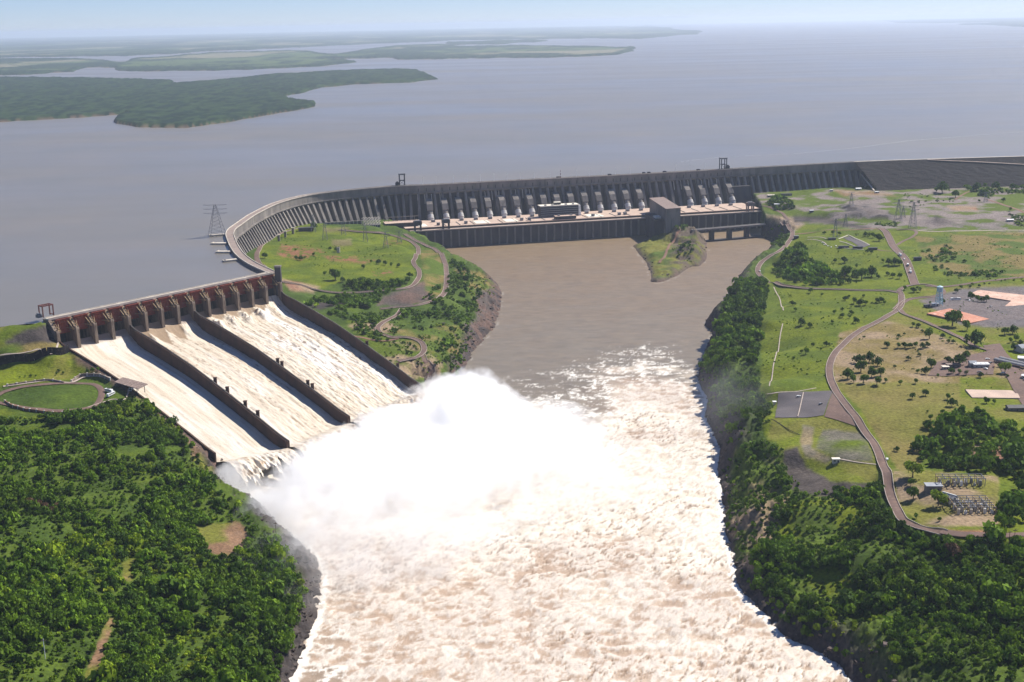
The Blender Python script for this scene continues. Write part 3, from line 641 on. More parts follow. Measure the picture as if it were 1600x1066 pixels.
# ---------------------------------------------------------------- gantries on the crest
def gantry(name, loc, ang, label, cat, h=24, wd=11, dp=10, legs='grey', house=True, grp=None, red=False):
    e = empty(name, loc, label, cat, grp, ang); mt = M['red_paint'] if red else M['dark']
    b = MB()
    for x in (-wd/2, wd/2):
        for y in (-dp/2, dp/2): b.box(x-.8, x+.8, y-.8, y+.8, 0, h)
    for z in (h*.45,): 
        for y in (-dp/2, dp/2): b.box(-wd/2+.8, wd/2-.8, y-.5, y+.5, z, z+1.2)
    b.bar((-wd/2,-dp/2,1),(wd/2,-dp/2,h*.44),.5); b.bar((wd/2,-dp/2,1),(-wd/2,-dp/2,h*.44),.5)
    b.build('portal_frame', mt, e)
    MB().box(-wd/2-1.5, wd/2+1.5, -dp/2-1, dp/2+1, h, h+3.2).build('hoist_house', M['grey'] if not red else mt, e)
    if house:
        MB().box(wd/2+1, wd/2+9, -3, 3, 0, 7).box(wd/2+3, wd/2+7, -2, 2, 7, 9).build('trolley', M['dark'], e)
        MB().box(-wd/2-4, wd/2+18, -dp/2-1.2, dp/2+1.2, -.2, .5).build('rail_base', M['concrete_dark'], e)
    return e
def dframe(px): k = station_at(px); return k, math.atan2(tan_[k][1], tan_[k][0])
k, a = dframe(628); p = DW(k, -1, 4.7); gantry('gantry_crane', p, a+math.pi, 'dark gantry crane on the dam crest near the end of the arc', 'crane', h=23)
k, a = dframe(1132); p = DW(k, -1, 4.7); gantry('gantry_crane', p, a, 'dark gantry crane on the dam crest above the rightmost penstocks', 'crane', h=23, wd=13)
# lamp posts on the crest
lamp_x = [662.5,684.7,707,729,750.7,772.7,794,815.6,837.5,858.6,901,922,943,964,984,1057,1078,1102]
ordn = ['first','second','third','fourth','fifth','sixth','seventh','eighth','ninth','tenth','eleventh','twelfth','thirteenth','fourteenth','fifteenth','sixteenth','seventeenth','eighteenth','nineteenth','twentieth','twenty-first','twenty-second','twenty-third','twenty-fourth','twenty-fifth','twenty-sixth','twenty-seventh','twenty-eighth','twenty-ninth','thirtieth']
def lamp_parts(e, h=15):
    MB().tube([(0,0,0),(0,0,h)], [.55,.35], 6).build('pole', M['white'], e)
    MB().box(-1.6,1.6,-.5,.5,h,h+.7).build('lamp_head', M['white'], e)
lp0 = None
for n_, px in enumerate(lamp_x):
    k = station_at(px); f = (px-DPX[k])/8.3*17; p = DW(k, -5.5, 4.4, f)
    lb_ = 'white lamp post on the dam crest, %s counted from the left crane' % ordn[n_] if n_ < 15 else ['white lamp post on the crest, farthest left of three before the right crane','white lamp post on the crest, middle of three before the right crane','white lamp post on the crest, nearest the right gantry crane'][n_-15]
    if lp0 is None:
        lp0 = empty('lamp_post', p, lb_, 'lamp post', 'lamp posts along the dam crest'); lamp_parts(lp0)
    else:
        o = lp0.copy(); COL.objects.link(o); o.location = p; o['label'] = lb_
        for ch in lp0.children: c = ch.copy(); COL.objects.link(c); c.parent = o
# red and white mast
k = station_at(881); p = DW(k, -6, 4.4); e = empty('striped_mast', p, 'red and white striped mast standing on the dam crest', 'mast')
for j in range(5):
    MB().tube([(0,0,j*3.2),(0,0,j*3.2+3.2)], [1.1-.1*j,1.1-.1*j], 8).build('mast_band', M['red_paint'] if j % 2 == 0 else M['white'], e)
# vehicles and huts on the crest
for n_, (px, L_, lb_) in enumerate([(871,10,'small dark service hut on the crest left of the striped mast'),(951,9,'dark parked truck on the crest between lamp posts above the penstocks'),(1008,8,'left one of two dark vehicles on the crest above the big hall'),(1014,8,'right one of two dark vehicles on the crest above the big hall'),(1038,9,'single dark vehicle on the crest right of the paired vehicles'),(1091,9,'dark vehicle on the crest just left of the right gantry crane')]):
    k, a = dframe(px); f = (px-DPX[k])/8.3*17; e = empty('parked_truck' if n_ else 'service_hut', DW(k, -2, 4.4, f), lb_, 'truck' if n_ else 'hut', None, a)
    MB().box(-L_/2, L_/2-2.4, -1.5, 1.5, .9, 3.6).build('cargo_box' if n_ else 'wall', M['dark'], e)
    if n_:
        MB().prism([(L_/2-2.3,.7),(L_/2,.7),(L_/2,2),(L_/2-.6,3),(L_/2-2.3,3)], -1.3, 1.3).build('cab', M['grey'], e)
        b = MB()
        for x in (-L_/2+1.5, L_/2-1.4):
            b.tube([(x,-1.5,.55),(x,1.5,.55)],[.55,.55],10)
        b.build('wheel', M['dark'], e)
    else: MB().box(-L_/2-.4, L_/2-2, -1.9, 1.9, 3.6, 4.0).build('roof', M['concrete_light'], e)

# ================================================================ EMBANKMENTS
def embank(name, label, line, toe_z, slope, i_n, steps=26, jag=1.2):
    line = catmull(line, 12); tn = np.gradient(line, axis=0); tn /= np.hypot(*tn.T)[:, None]; nn = np.stack([tn[:,1], -tn[:,0]], -1)
    V = []; us = [-30, -10, -9, 0, 7]; zs0 = [-9, 3.6, 4.6, 4.8, 4.6]
    us = us + list(7 + np.linspace(0, 1, steps)[1:]*(4.6-toe_z)*slope)
    for i in range(len(line)):
        for j, u in enumerate(us):
            z = zs0[j] if j < 5 else 4.6 - (u-7)/slope
            if j > 5: z += (vnoise(line[i][0]/7, (line[i][1]+u)/7, 8)-.5)*jag*2
            p = line[i] + nn[i]*u; V.append((p[0], p[1], z))
    V = np.array(V); e = empty(name, (line[len(line)//2][0], line[len(line)//2][1], toe_z), label, 'dam')
    L = np.array(e.location); Fc = grid_faces(len(line), len(us))
    o = mesh_np('rockfill_slope', V - L, Fc, M['rockfill'], e); return e, line, nn, tn
e, el, en, et = embank('rockfill_embankment', 'long dark rockfill embankment continuing the concrete dam to the right edge', [tuple(DP[-5]), tuple(DP[-1])] + crest_w[26:] , -56, 2.15, 0)
def on_emb(px, off):
    x = P(el[:,0], el[:,1], np.full(len(el), 5.))[0]; i = int(np.argmin(np.abs(x-px))); p = el[i] + en[i]*(7+off); return (p[0], p[1], 4.6-off/2.15)
b = MB()
pl = [on_emb(x, o) for x, o in ((1447,2),(1480,9),(1520,18),(1560,27),(1600,36),(1660,50))]
for a, c in zip(pl[:-1], pl[1:]): b.bar((a[0],a[1],a[2]+.6), (c[0],c[1],c[2]+.6), 8, 1.6)
wbuild(b, 'berm_road', M['roof_tan'], e)
b = MB()
for i in range(len(el)-1):
    a = el[i]; c = el[i+1]; b.bar((a[0],a[1],4.9),(c[0],c[1],4.9), 9, .5)
wbuild(b, 'crest_road', M['concrete_light'], e)
# ================================================================ SPILLWAY
spw = empty('spillway', (A0[0]+150, A0[1]+60, -90), 'gated spillway of fourteen red gates feeding three long chutes of white water', 'spillway')
eC = (A1-A0)/np.hypot(*(A1-A0)); LC = np.hypot(*(A1-A0)); bay = LC/14
def dirS(s): v = chute(np.array(s), np.array(1.)) - chute(np.array(s), np.array(0.)); return v/np.hypot(*v)
def SP(s, d, lat, z):
    p = A0 + (A1-A0)*s + dirS(s)*d + eC*lat; return (p[0], p[1], z)
def plate(b, s, prof, th, lat=0):
    n = len(prof); va = [SP(s, d, lat-th/2, z) for d, z in prof]; vb = [SP(s, d, lat+th/2, z) for d, z in prof]
    b._add(va+vb, [tuple(range(n)), tuple(range(2*n-1,n-1,-1))] + [(j, j+n, (j+1)%n+n, (j+1)%n) for j in range(n)]); return b
# crest deck
b = MB(); b.bar(SP(-.01,-4,0,4.0), SP(1.0,-4,0,4.0), 9, 1.4); dk = wbuild(b, 'crest_bridge', M['concrete_light'], spw)
b = MB(); b.bar(SP(-.01,-8.3,0,5.3), SP(1.0,-8.3,0,5.3), .6, 1.2); b.bar(SP(-.01,.3,0,5.3), SP(1.0,.3,0,5.3), .6, 1.2); b.bar(SP(-.01,-4.2,0,4.9), SP(1.0,-4.2,0,4.9), .5, .4); wbuild(b, 'parapet', M['concrete_light'], dk)
b = MB(); b.bar(SP(-.005,-3.5,0,1.8), SP(1.0,-3.5,0,1.8), 7.5, 3.0); wbuild(b, 'bridge_girder', M['concrete_dark'], dk)
ptop = [(-14,3.2),(.5,3.2),(3,2),(17,-7.5),(17,-6.3),(22,-7),(22.6,-9),(23.2,-30),(24,-60),(-14,-60)]
for k in range(0, 15):
    s = k/14; div = k in (0, 4, 8, 14)
    b = plate(MB(), s, ptop, 4.2, 0 if k not in (0, 14) else (2 if k == 14 else -2))
    p_ = wbuild(b, 'gate_pier', M['pier'], spw)
    b = MB()
    for sg in (-1, 1):
        if (k == 0 and sg < 0) or (k == 14 and sg > 0): continue
        b.bar(SP(s,16.5,sg*2.2,-9), SP(s,16.5,sg*4.2,-9), 2.2, 2.2)
        b.bar(SP(s,4,sg*1.7,2.2), SP(s,16.5,sg*1.7,-6.6), .35, .9)
    for d in (5, 9, 13): 
        zt = np.interp(d, [3,17], [2,-7.5]); b.bar(SP(s,d,-2,zt+.6), SP(s,d,2,zt+.6), .8, 1.0)
    b.bar(SP(s,18,-1.8,-5.9), SP(s,21.6,-1.8,-6.4), .3, 1.2); b.bar(SP(s,18,1.8,-5.9), SP(s,21.6,1.8,-6.4), .3, 1.2)
    wbuild(b, 'hoist_beam', M['beam_tan'], p_)
# gates: curved skins with arms
lift = [5,5,5,4.5, 2.5,2.5,3,3.5, 4,4,4,4,4,3.5]
for k in range(14):
    s = (k+.5)/14; hw = bay/2 - 2.15; b = MB(); rows = []; zc, dc, rad = -9, 16.5, 15.5
    for j in range(9):
        a = R(130 + j*(210-130)/8 - lift[k]*1.6) ; d = dc + rad*math.cos(a); z = zc + rad*math.sin(a); rows.append((d, z))
    n = len(rows); base = 0; b.v = [SP(s, d, -hw, z) for d, z in rows] + [SP(s, d, hw, z) for d, z in rows]
    b.f = [(j, j+1, j+1+n, j+n) for j in range(n-1)]
    b.v += [SP(s, d+.8, -hw, z) for d, z in rows] + [SP(s, d+.8, hw, z) for d, z in rows]; b.f += [(2*n+j, 3*n+j, 3*n+j+1, 2*n+j+1) for j in range(n-1)]
    for q in np.linspace(-hw+1, hw-1, 9):
        for j in range(n-1): b.bar(SP(s, rows[j][0]+1.2, q, rows[j][1]), SP(s, rows[j+1][0]+1.2, q, rows[j+1][1]), .35, .8)
    for j in (0, 3, 6, 8): b.bar(SP(s, rows[j][0]+1.3, -hw, rows[j][1]), SP(s, rows[j][0]+1.3, hw, rows[j][1]), .9, .9)
    g_ = wbuild(b, 'spillway_gate', M['gate_red'], spw)
    b = MB()
    for sg in (-1, 1):
        for j in (2, 6): b.bar(SP(s, rows[j][0]+1.6, sg*(hw-4), rows[j][1]), SP(s, 16.5, sg*(hw-.8), -9), .7, .7)
    wbuild(b, 'gate_arm', M['beam_tan'], g_)
# divider and side walls
wt = np.r_[0, np.linspace(.09, 1, 60)]
for k in range(4):
    b = MB(); th = [2.0, 4.2, 4.2, 3.2][k]; A = side(k, np.array(0.)); B = ENDS[k]; L = np.hypot(*(B-A)); e_ = (B-A)/L; q = np.array([e_[1], -e_[0]])
    ts = np.linspace(.04 if k not in (0,3) else 0.0, 1.0 if k else .985, 70); rows = []
    off = {0: -1.2, 1: 0, 2: 0, 3: 2.0}[k]
    for t in ts:
        c = A + (B-A)*t; zt = float(wall_z(t)); zb = -112 if t > .9 else -100
        tw = th*(.6 if t < .1 else 1)
        c = c - q*off*(-1 if k == 0 else 1)*(1) if False else c
        sgn = -1 if k == 0 else (1 if k == 3 else 0)
        c = c + eC*sgn*th/2
        rows.append([(c + eC*sd_*tw/2, z) for sd_, z in ((-1, zb), (-1, zt), (1, zt), (1, zb))])
    for r in rows: b.v += [(p[0], p[1], z) for p, z in r]
    for i in range(len(rows)-1):
        for j in range(4): b.f.append((i*4+j, i*4+(j+1) % 4, (i+1)*4+(j+1) % 4, (i+1)*4+j))
    b.f.append((0,1,2,3)); m_ = (len(rows)-1)*4; b.f.append((m_+3,m_+2,m_+1,m_))
    wl = wbuild(b, 'chute_wall', M['chute_wall'], spw)
    if k in (1, 2, 3):
        b = MB(); pr = None
        for i in range(len(rows)-1):
            a = (rows[i][1][0]+rows[i][2][0])/2; c = (rows[i+1][1][0]+rows[i+1][2][0])/2
            b.bar((a[0],a[1],rows[i][1][1]+.5), (c[0],c[1],rows[i+1][1][1]+.5), .5, 1.0)
        wbuild(b, 'handrail', M['concrete'], wl)
    huts = {1: [(331,588),(350,603),(378,626),(397.5,641)], 2: [(430,569),(436.5,573),(477,603),(484,607.5)], 3: [(569,538),(616.6,562)]}.get(k, [])
    for hx, hy in huts:
        pr_ = U(hx, hy, -60) - np.array([0,0,HC]); Mx = np.array([[pr_[0], -(B-A)[0]], [pr_[1], -(B-A)[1]]]); kk, t = np.linalg.solve(Mx, A)
        c = A + (B-A)*t + eC*{1:4.2,2:4.2,3:5}[k]; z = float(wall_z(t)); b = MB()
        b.bar((c[0],c[1],z-16),(c[0],c[1],z+3.4), 3.4, 3.4); b.bar((c[0],c[1],z+3.4),(c[0],c[1],z+3.9), 4.2, 4.2)
        wbuild(b, 'aeration_tower', M['chute_wall'], wl)
# abutment shaft at the right end
p = U(436.5, 457, -22); e = empty('shaft_tower', p, 'tall square dark concrete shaft at the right end of the spillway', 'tower')
MB().box(-4,4,-4,4,-25,36).build('shaft', M['concrete_dark'], e); MB().box(-4.6,4.6,-4.6,4.6,36,38.2).build('cap', M['concrete'], e)
MB().box(-4.6,-4,-1,1,-5,36).build('cable_duct', M['concrete'], e)
# wall linking shaft and crest
b = MB(); b.poly([SP(1,-8,4,0)[:2], SP(1,14,4,0)[:2], SP(1,14,9,0)[:2], (p[0]-4,p[1]+6), SP(1,-8,12,0)[:2]], [-60]*5, [3.4]*5); wbuild(b, 'abutment_block', M['concrete'], spw)
# stoplog gantry at the left end
p = U(73, 494, 5); e = empty('gantry_crane', p, 'red frame gantry crane parked at the left end of the spillway', 'crane', None, math.atan2(eC[1], eC[0]))
b = MB()
for x in (-7, 7):
    for y in (-4, 4): b.box(x-.6, x+.6, y-.6, y+.6, 0, 13)
for y in (-4, 4): b.box(-7.6, 7.6, y-.6, y+.6, 13, 14.4)
for x in (-7, 7): b.box(x-.6, x+.6, -3.4, 3.4, 13, 14.4); b.box(x-.5, x+.5, -3.4, 3.4, 1, 2)
b.build('portal_frame', M['red_paint'], e); MB().box(-13,-8.2,-3,3,.2,4).box(-12,-9,-2,2,4,5.6).build('hoist_house', M['grey'], e)

# ---------------------------------------------------------------- water in the chutes
nt_, ns_ = 560, 330
tv = np.r_[np.linspace(0.03, 1.0, 470), 1 + np.linspace(0, .17, 91)[1:]]; nt_ = len(tv); sv = np.linspace(0, 1, ns_)
TG, SG = np.meshgrid(tv, sv, indexing='ij')
pos = chute(SG, TG); CXY = pos; zc = floor_z(np.clip(TG, 0, 1))
d1 = TG*395.0; lat = SG*LC
over = np.clip(TG-1, 0, 1)*395
jag = fbm(lat/7, TG*0, 73, 4)
zj = -83 + over*.30 - (over**2)*.0125
zc = np.where(TG > 1, zj, zc)
turb = fbm(lat/5, d1/14, 71, 4)-.5; turb2 = fbm(lat/2.4, d1/7, 72, 3)-.5
amp = .35 + .5*ss(.1,.5,TG)
ch3 = SG > SW[2]; ch2 = (SG > SW[1]) & ~ch3; ch1 = SG <= SW[1]
amp = np.where(ch3, amp*1.7, np.where(ch2, amp*.9, amp*.35)); amp = amp + over*.09
zc = zc + turb*amp*2 + turb2*amp
# boils behind the piers of the right chute, smaller ones in the middle
for k in range(9, 14):
    s0 = k/14; a_ = np.exp(-((lat-s0*LC)/8)**2)*np.exp(-((d1-46)/15)**2); zc += a_*(8 if k < 13 else 4)*(.8+1.2*(fbm(lat/6, d1/6, 74, 3)-.5))
for k in (5, 6, 7):
    s0 = k/14; a_ = np.exp(-((lat-s0*LC)/3.5)**2)*np.exp(-((d1-40)/14)**2); zc += a_*3.5*(.6+turb)
wallgap = np.min(np.abs(SG[..., None]-np.array([SW[1], SW[2]])), -1)*LC
sh_streak = fbm(lat/3.2, d1/75, 75, 4); sh2 = fbm(lat/1.3, d1/30, 76, 3); speck = fbm(lat/2.6, d1/6, 78, 3)
wcol = mix((.67,.59,.47), (.56,.46,.34), ss(.45,.75,sh_streak)*.8)
wcol = mix(wcol, (.80,.77,.71), ss(.5,.7,fbm(lat/12, d1/90, 79, 3))*np.where(ch3, .8, .4))
darkst = ss(.60,.70,speck)*ss(.5,.62,sh_streak)
wcol = mix(wcol, (.24,.165,.105), darkst*np.where(ch3, .95, np.where(ch2, .7, .25)))
wcol = mix(wcol, (.36,.27,.185), ss(.52,.7,sh2)*np.where(ch3, .7, np.where(ch2, .4, .15)))
# smooth brown tongues below the gates
tong = np.zeros_like(TG); fr = (SG*14) % 1
cen = 1-np.abs(fr-.5)*2
tl2 = 26 + 42*cen**.8; brown_f = ss(4, -6, d1-tl2 + (turb2)*14)
wcol = mix(wcol, (.30,.215,.14), np.where(ch2, brown_f, 0)*(SG*14 < 7.1)); 
tl3 = 22 + 16*cen; wcol = mix(wcol, (.30,.215,.14), np.where(ch3, ss(4,-6,d1-tl3 + turb2*10), 0)*(SG*14 < 13))
wcol = mix(wcol, (.28,.22,.18), np.where(ch1, ss(26, 16, d1), 0)); wcol = mix(wcol, (.28,.22,.18), np.where((ch2) & (SG*14 >= 7.1), ss(28, 18, d1), 0))  # shade inside the gate bays, put into the water colour
wcol = mix(wcol, (.34,.24,.16), (ss(2.2,.6,np.abs(lat-12.75/14*LC-d1*.02))*ss(40,55,d1)*ss(150,100,d1))*.8)
jb = ss(.55,.70,fbm(lat/3.0, d1/4, 80, 3))*ss(1.0,1.02,TG); wcol = mix(wcol, (.34,.22,.12), jb*.8)
keep = np.ones((nt_-1, ns_-1), bool)
Fq = grid_faces(nt_, ns_).reshape(nt_-1, ns_-1, 4)
sm = (SG[:-1, :-1]+SG[1:, 1:])/2; tm = (TG[:-1, :-1]+TG[1:, 1:])/2
jl = 1.045 + .12*fbm(sm*LC/9, sm*0, 81, 4) ; keep &= (tm < jl)
keep &= ~((tm > 1.0) & (np.min(np.abs(sm[..., None]-np.array(SW)), -1)*LC < 3.5 + 0*tm))
Fq = Fq[keep]
cw = mesh_np('chute_water', np.stack([CXY[..., 0], CXY[..., 1], zc], -1).reshape(-1, 3), Fq, M['chute_foam'], col=wcol.reshape(-1, 3), smooth=True)
tag(cw, kind='structure')
# ogee slab under the bays and the chute bottom
b = MB(); 
for k in range(len(TT)-1):
    pass
# ================================================================ POWERHOUSE
Pa = U(636, 363.0, -71)[:2]; Pb = U(1192, 331.0, -71)[:2]; eP = (Pb-Pa)/np.hypot(*(Pb-Pa)); nP = np.array([eP[1], -eP[0]]); LP_ = np.hypot(*(Pb-Pa)); aP = math.atan2(eP[1], eP[0])
def at_px(px, off=0, z=-71):
    "distance along the powerhouse front whose photo x is px"
    q = np.linspace(-50, LP_+80, 1500); X = Pa[0]+eP[0]*q-nP[0]*off; Y = Pa[1]+eP[1]*q-nP[1]*off
    x = P(X, Y, np.full(1500, float(z)))[0]; return float(np.interp(px, x, q))
ph = empty('powerhouse', (Pa[0], Pa[1], -71), 'very long low powerhouse along the foot of the dam, its front wall in the water', 'powerhouse', None, aP)
# local frame: x along, y up-dam (back), z from deck
back = 112
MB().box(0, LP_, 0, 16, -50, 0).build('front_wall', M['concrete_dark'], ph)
b = MB()
for i, x in enumerate(np.arange(6, LP_-4, 17)): b.box(x-1.8, x+1.8, -1.6, -.003, -42, -2.2)
b.build('wall_pilasters', M['concrete'], ph)
MB().box(-1, LP_+1, -2.6, 12.5, 0.003, 1.1).build('downstream_deck', M['roof_tan'], ph)
MB().box(-1, LP_+1, -2.6, -2, 1.1, 2.2).box(-1, LP_+1, 11.5, 12.4, 1.1, 1.5).build('deck_parapet', M['concrete_light'], ph)
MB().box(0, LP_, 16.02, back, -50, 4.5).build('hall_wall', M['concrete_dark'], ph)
roof = MB().box(-1, LP_+1, 15, back-46, 4.5, 5.6).build('roof', M['roof_tan'], ph)
MB().box(0, LP_, back-45.9, back, 4.5, 5.2).build('upstream_deck', M['roof_tan'], ph)
for a, c in ((658,672),(748,771),(795,815),(926,950),(1041,1062)):
    MB().box(at_px(a), at_px(c), 22, back-50, 5.6, 6.3).build('roof_panel', M['cream'], roof)
for px in np.r_[np.arange(700, 1010, 22.2), np.arange(1075, 1180, 22.2)]:
    x = at_px(px); MB().box(x-.7, x+.7, 18, back-48, 5.6, 6.5).build('roof_joint', M['concrete'], roof)
for n_, px in enumerate((684,727,814,826,925,966,975)):
    x = at_px(px, 40); b = MB().box(x-3, x+3, 30, 36, 5.6, 10.5); b.box(x-3.5, x+3.5, 29.5, 36.5, 10.5, 11.2); b.build('roof_ventilator', M['grey'], roof)
# clutter at the penstock feet: transformers and their bays, one thing each
trs = []
for n_, px in enumerate(pen_x):
    x = at_px(px+9, back-30); wp = Pa + eP*x - nP*(back-30)
    if 838 < px < 905: continue
    e = empty('power_transformer', (wp[0], wp[1], -65.8), 'grey transformer on the powerhouse deck right of the %s white penstock from the left' % ordn[n_], 'transformer', 'transformers between the penstocks', aP)
    if not trs:
        MB().box(-4,4,-2.5,2.5,0,4.5).build('tank', M['grey'], e); b = MB()
        for xx in (-3,-1,1,3): b.box(xx-.4,xx+.4,2.5,3.8,.6,4)
        b.build('radiator', M['concrete_light'], e)
        for xx in (-2.5,0,2.5): MB().tube([(xx,0,4.5),(xx,0,7.5)],[.35,.2],6).build('bushing', M['white'], e)
    else:
        for ch in trs[0].children: c = ch.copy(); COL.objects.link(c); c.parent = e
    trs.append(e)
# office building
def at_loc(px, off, z):  x = at_px(px, off, z); w_ = Pa + eP*x - nP*off; return (w_[0], w_[1], z)
x0, x1 = at_px(845, 62, -50), at_px(904, 62, -50)
o_ = at_loc(845, 58, -65.4); ob = empty('office_building', o_, 'five storey office block with white roof standing on the powerhouse', 'office building', None, aP); Lb = x1-x0
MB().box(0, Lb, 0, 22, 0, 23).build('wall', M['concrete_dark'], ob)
for f_ in range(5):
    MB().box(1, Lb-1, -.25, .0-.003, 1.6+f_*4.4, 4.2+f_*4.4).build('window_band', M['glass'], ob)
    MB().box(0, Lb, -.8, -.26, 4.5+f_*4.4, 5.2+f_*4.4).build('sun_shade', M['roof_grey'], ob)
MB().box(-1, Lb+1, -1.6, 23, 23.2, 24.6).build('roof', M['cream'], ob)
MB().box(Lb*.40, Lb*.56, 8, 18, 24.6, 29).build('roof_penthouse', M['concrete_dark'], ob); MB().box(Lb*.39, Lb*.57, 7.5, 18.5, 29, 30).build('penthouse_roof', M['cream'], ob)
for q in (.12, .3, .66, .85): MB().box(Lb*q, Lb*q+4, 3, 8, 24.6, 26.4).build('roof_ventilator', M['grey'], ob)
b = MB()
for f_ in range(5): b.box(Lb+.003, Lb+6-f_*.4, 0, 22, f_*4.6, f_*4.6+3.9)
b.box(Lb+.003, Lb+2, 1, 21, 0, 22); b.build('stair_wing', M['white'], ob)
o_ = at_loc(868, 20, -65.4); x1 = at_px(900, 20, -62)-at_px(868, 20, -62)
e = empty('reception_building', o_, 'low flat building with pale roof in front of the office block', 'building', None, aP)
MB().box(0, x1, -2, 12, 0, 6).build('wall', M['concrete_dark'], e); MB().box(-.6, x1+.6, -2.6, 12.6, 6, 6.8).build('roof', M['roof_tan'], e)
MB().box(1, x1-1, -2.3, -2.003, 2, 4.6).build('window_band', M['glass'], e)
for q in (.15, .75): MB().box(x1*q, x1*q+4, 3, 8, 6.8, 9).build('roof_ventilator', M['grey'], e)
# assembly hall
c1 = U(1041, 327, -38)[:2]; c2 = U(1063.5, 325.3, -38)[:2]; ax = (c2-c1); Wd = np.hypot(*ax); ax /= Wd; c4 = U(1015, 311.5, -38)[:2]; dv = c4-c1; Ld = np.hypot(*dv); dv /= Ld; print('hall', Wd, Ld, aP, math.degrees(math.atan2(ax[1],ax[0])))
e = empty('assembly_hall', (c1[0], c1[1], -107), 'tall windowless assembly hall with sloping brown roof at the middle of the powerhouse', 'hall')
q = [c1, c2, c2+dv*Ld, c4]; q = [(p[0]-c1[0], p[1]-c1[1]) for p in q]
MB().poly(q, -8, [68.5,68.5,70.5,70.5]).build('wall', M['concrete'], e)
qq = [(p[0]+sx*ax[0]+sy*dv[0], p[1]+sx*ax[1]+sy*dv[1]) for p, sx, sy in zip(q, (-1,1,1,-1), (-1,-1,1,1))]
MB().poly(qq, [68.6,68.6,70.6,70.6], [69.8,69.8,71.8,71.8]).build('roof', M['roof_brown'], e)
lw = np.array(q[3]); b = MB()
b.poly([(lw[0]*.12-ax[0]*22, lw[1]*.12-ax[1]*22), (lw[0]*.12-ax[0]*.01, lw[1]*.12-ax[1]*.01), (lw[0]*.7-ax[0]*.01, lw[1]*.7-ax[1]*.01), (lw[0]*.7-ax[0]*22, lw[1]*.7-ax[1]*22)], -8, 46); b.build('side_block', M['concrete_dark'], e)
b = MB(); b.poly([(lw[0]*.2-ax[0]*16, lw[1]*.2-ax[1]*16), (lw[0]*.2-ax[0]*4, lw[1]*.2-ax[1]*4), (lw[0]*.35-ax[0]*4, lw[1]*.35-ax[1]*4), (lw[0]*.35-ax[0]*16, lw[1]*.35-ax[1]*16)], 46, 49); b.build('roof_hatch', M['cream'], e)
# gantries on the downstream deck
for px, py, lb_ in ((653,353,'dark gantry crane on the powerhouse deck, left one of the pair'),(697,349,'dark gantry crane on the powerhouse deck, right one of the left pair'),(1172,322,'brown gantry crane at the right end of the powerhouse deck')):
    e = empty('gantry_crane', at_loc(px, 4, -69.9), lb_, 'crane', None, aP)
    b = MB()
    for x in (-6, 6):
        for y in (-4, 5): b.box(x-1.2, x+1.2, y-1, y+1, 0, 13)
    b.build('portal_frame', M['dark'] if px < 1000 else M['roof_brown'], e); MB().box(-8,8,-6,7,13,20).build('hoist_house', M['dark'] if px < 1000 else M['roof_brown'], e); MB().box(-5,5,-4,5,20,21.5).build('roof', M['grey'], e)
# switchyard hall with louvred roof left of the powerhouse and framed wall beside it
p = U(567, 352, -62); p = np.array([p[0], p[1], max(G2(p[0], p[1]), -62)])
e = empty('louvred_hall', U(580, 357, -60), 'low hall with pale zigzag louvred roof left of the powerhouse', 'hall', None, aP)
MB().box(-16, 18, -6, 20, -10, 7).build('wall', M['concrete_dark'], e); b = MB()
for j in range(7):
    y0 = -7+j*3.6; z0 = 7.02+j*1.9
    for i in range(6):
        x0 = -17+i*6+(j % 2)*1.5; b.prism([(x0,z0),(x0+3,z0+.0),(x0+5.9,z0+1.9),(x0+3,z0+1.9)], y0, y0+3.4)

b.build('louvred_roof', M['concrete_light'], e)
for x in np.linspace(-15, 16, 9): MB().box(x-.4, x+.4, -6.6, -6.003, -3, 7).build('wall_fin', M['concrete_light'], e)
e = empty('erection_bay', U(628, 352, -62), 'open concrete erection bay with posts at the left end of the powerhouse', 'building', None, aP)
MB().box(-34, 40, 0, 30, -8, 4).build('wall', M['concrete_dark'], e); MB().box(-35, 41, -1, 31, 4, 5).build('roof_deck', M['roof_tan'], e)
for x in np.arange(-32, 40, 9): MB().box(x-.5, x+.5, 26, 27, 5, 13).build('post', M['concrete'], e)
MB().box(-33, 40, 25.7, 27.3, 13, 14.2).build('header_beam', M['concrete'], e)
e = empty('retaining_wall', U(545, 352, -55), 'pale framed retaining wall left of the louvred hall at the foot of the dam', 'wall', None, aP)
MB().box(-48, 28, 0, 4, -16, 8).build('wall', M['concrete'], e)
for x in np.arange(-46, 28, 8): MB().box(x-.8, x+.8, -1.5, -.003, -16, 8.6).build('rib', M['concrete_light'], e)
e = empty('pump_house', G1(478, 361), 'dark flat-roofed building at the foot of the left arc', 'building', None, .25)
MB().box(-14, 14, -6, 6, -3, 6).build('wall', M['concrete_dark'], e); MB().box(-14.6, 14.6, -6.6, 6.6, 6, 6.8).build('roof', M['dark'], e)
for n_, (x, y) in enumerate(((436,377),(446,371),(458,366))):
    e = empty('ruined_pillar', G1(x, y), ['leftmost of three old concrete pillars on the lawn under the arc','middle of three old concrete pillars on the lawn under the arc','rightmost of three old concrete pillars on the lawn under the arc'][n_], 'pillar', 'old pillars under the arc')
    MB().box(-2,2,-2,2,-2,11).build('shaft', M['concrete'], e); MB().box(-3,3,-2.5,2.5,11,12.2).build('cap', M['concrete_light'], e)
e = empty('concrete_stump', G1(529, 395), 'pale square concrete block among bushes in the middle lawn', 'concrete block')
MB().box(-2.5,2.5,-2.5,2.5,-2,9).build('block', M['concrete_light'], e); MB().box(-3,3,-3,3,9,9.8).build('cap', M['concrete'], e)
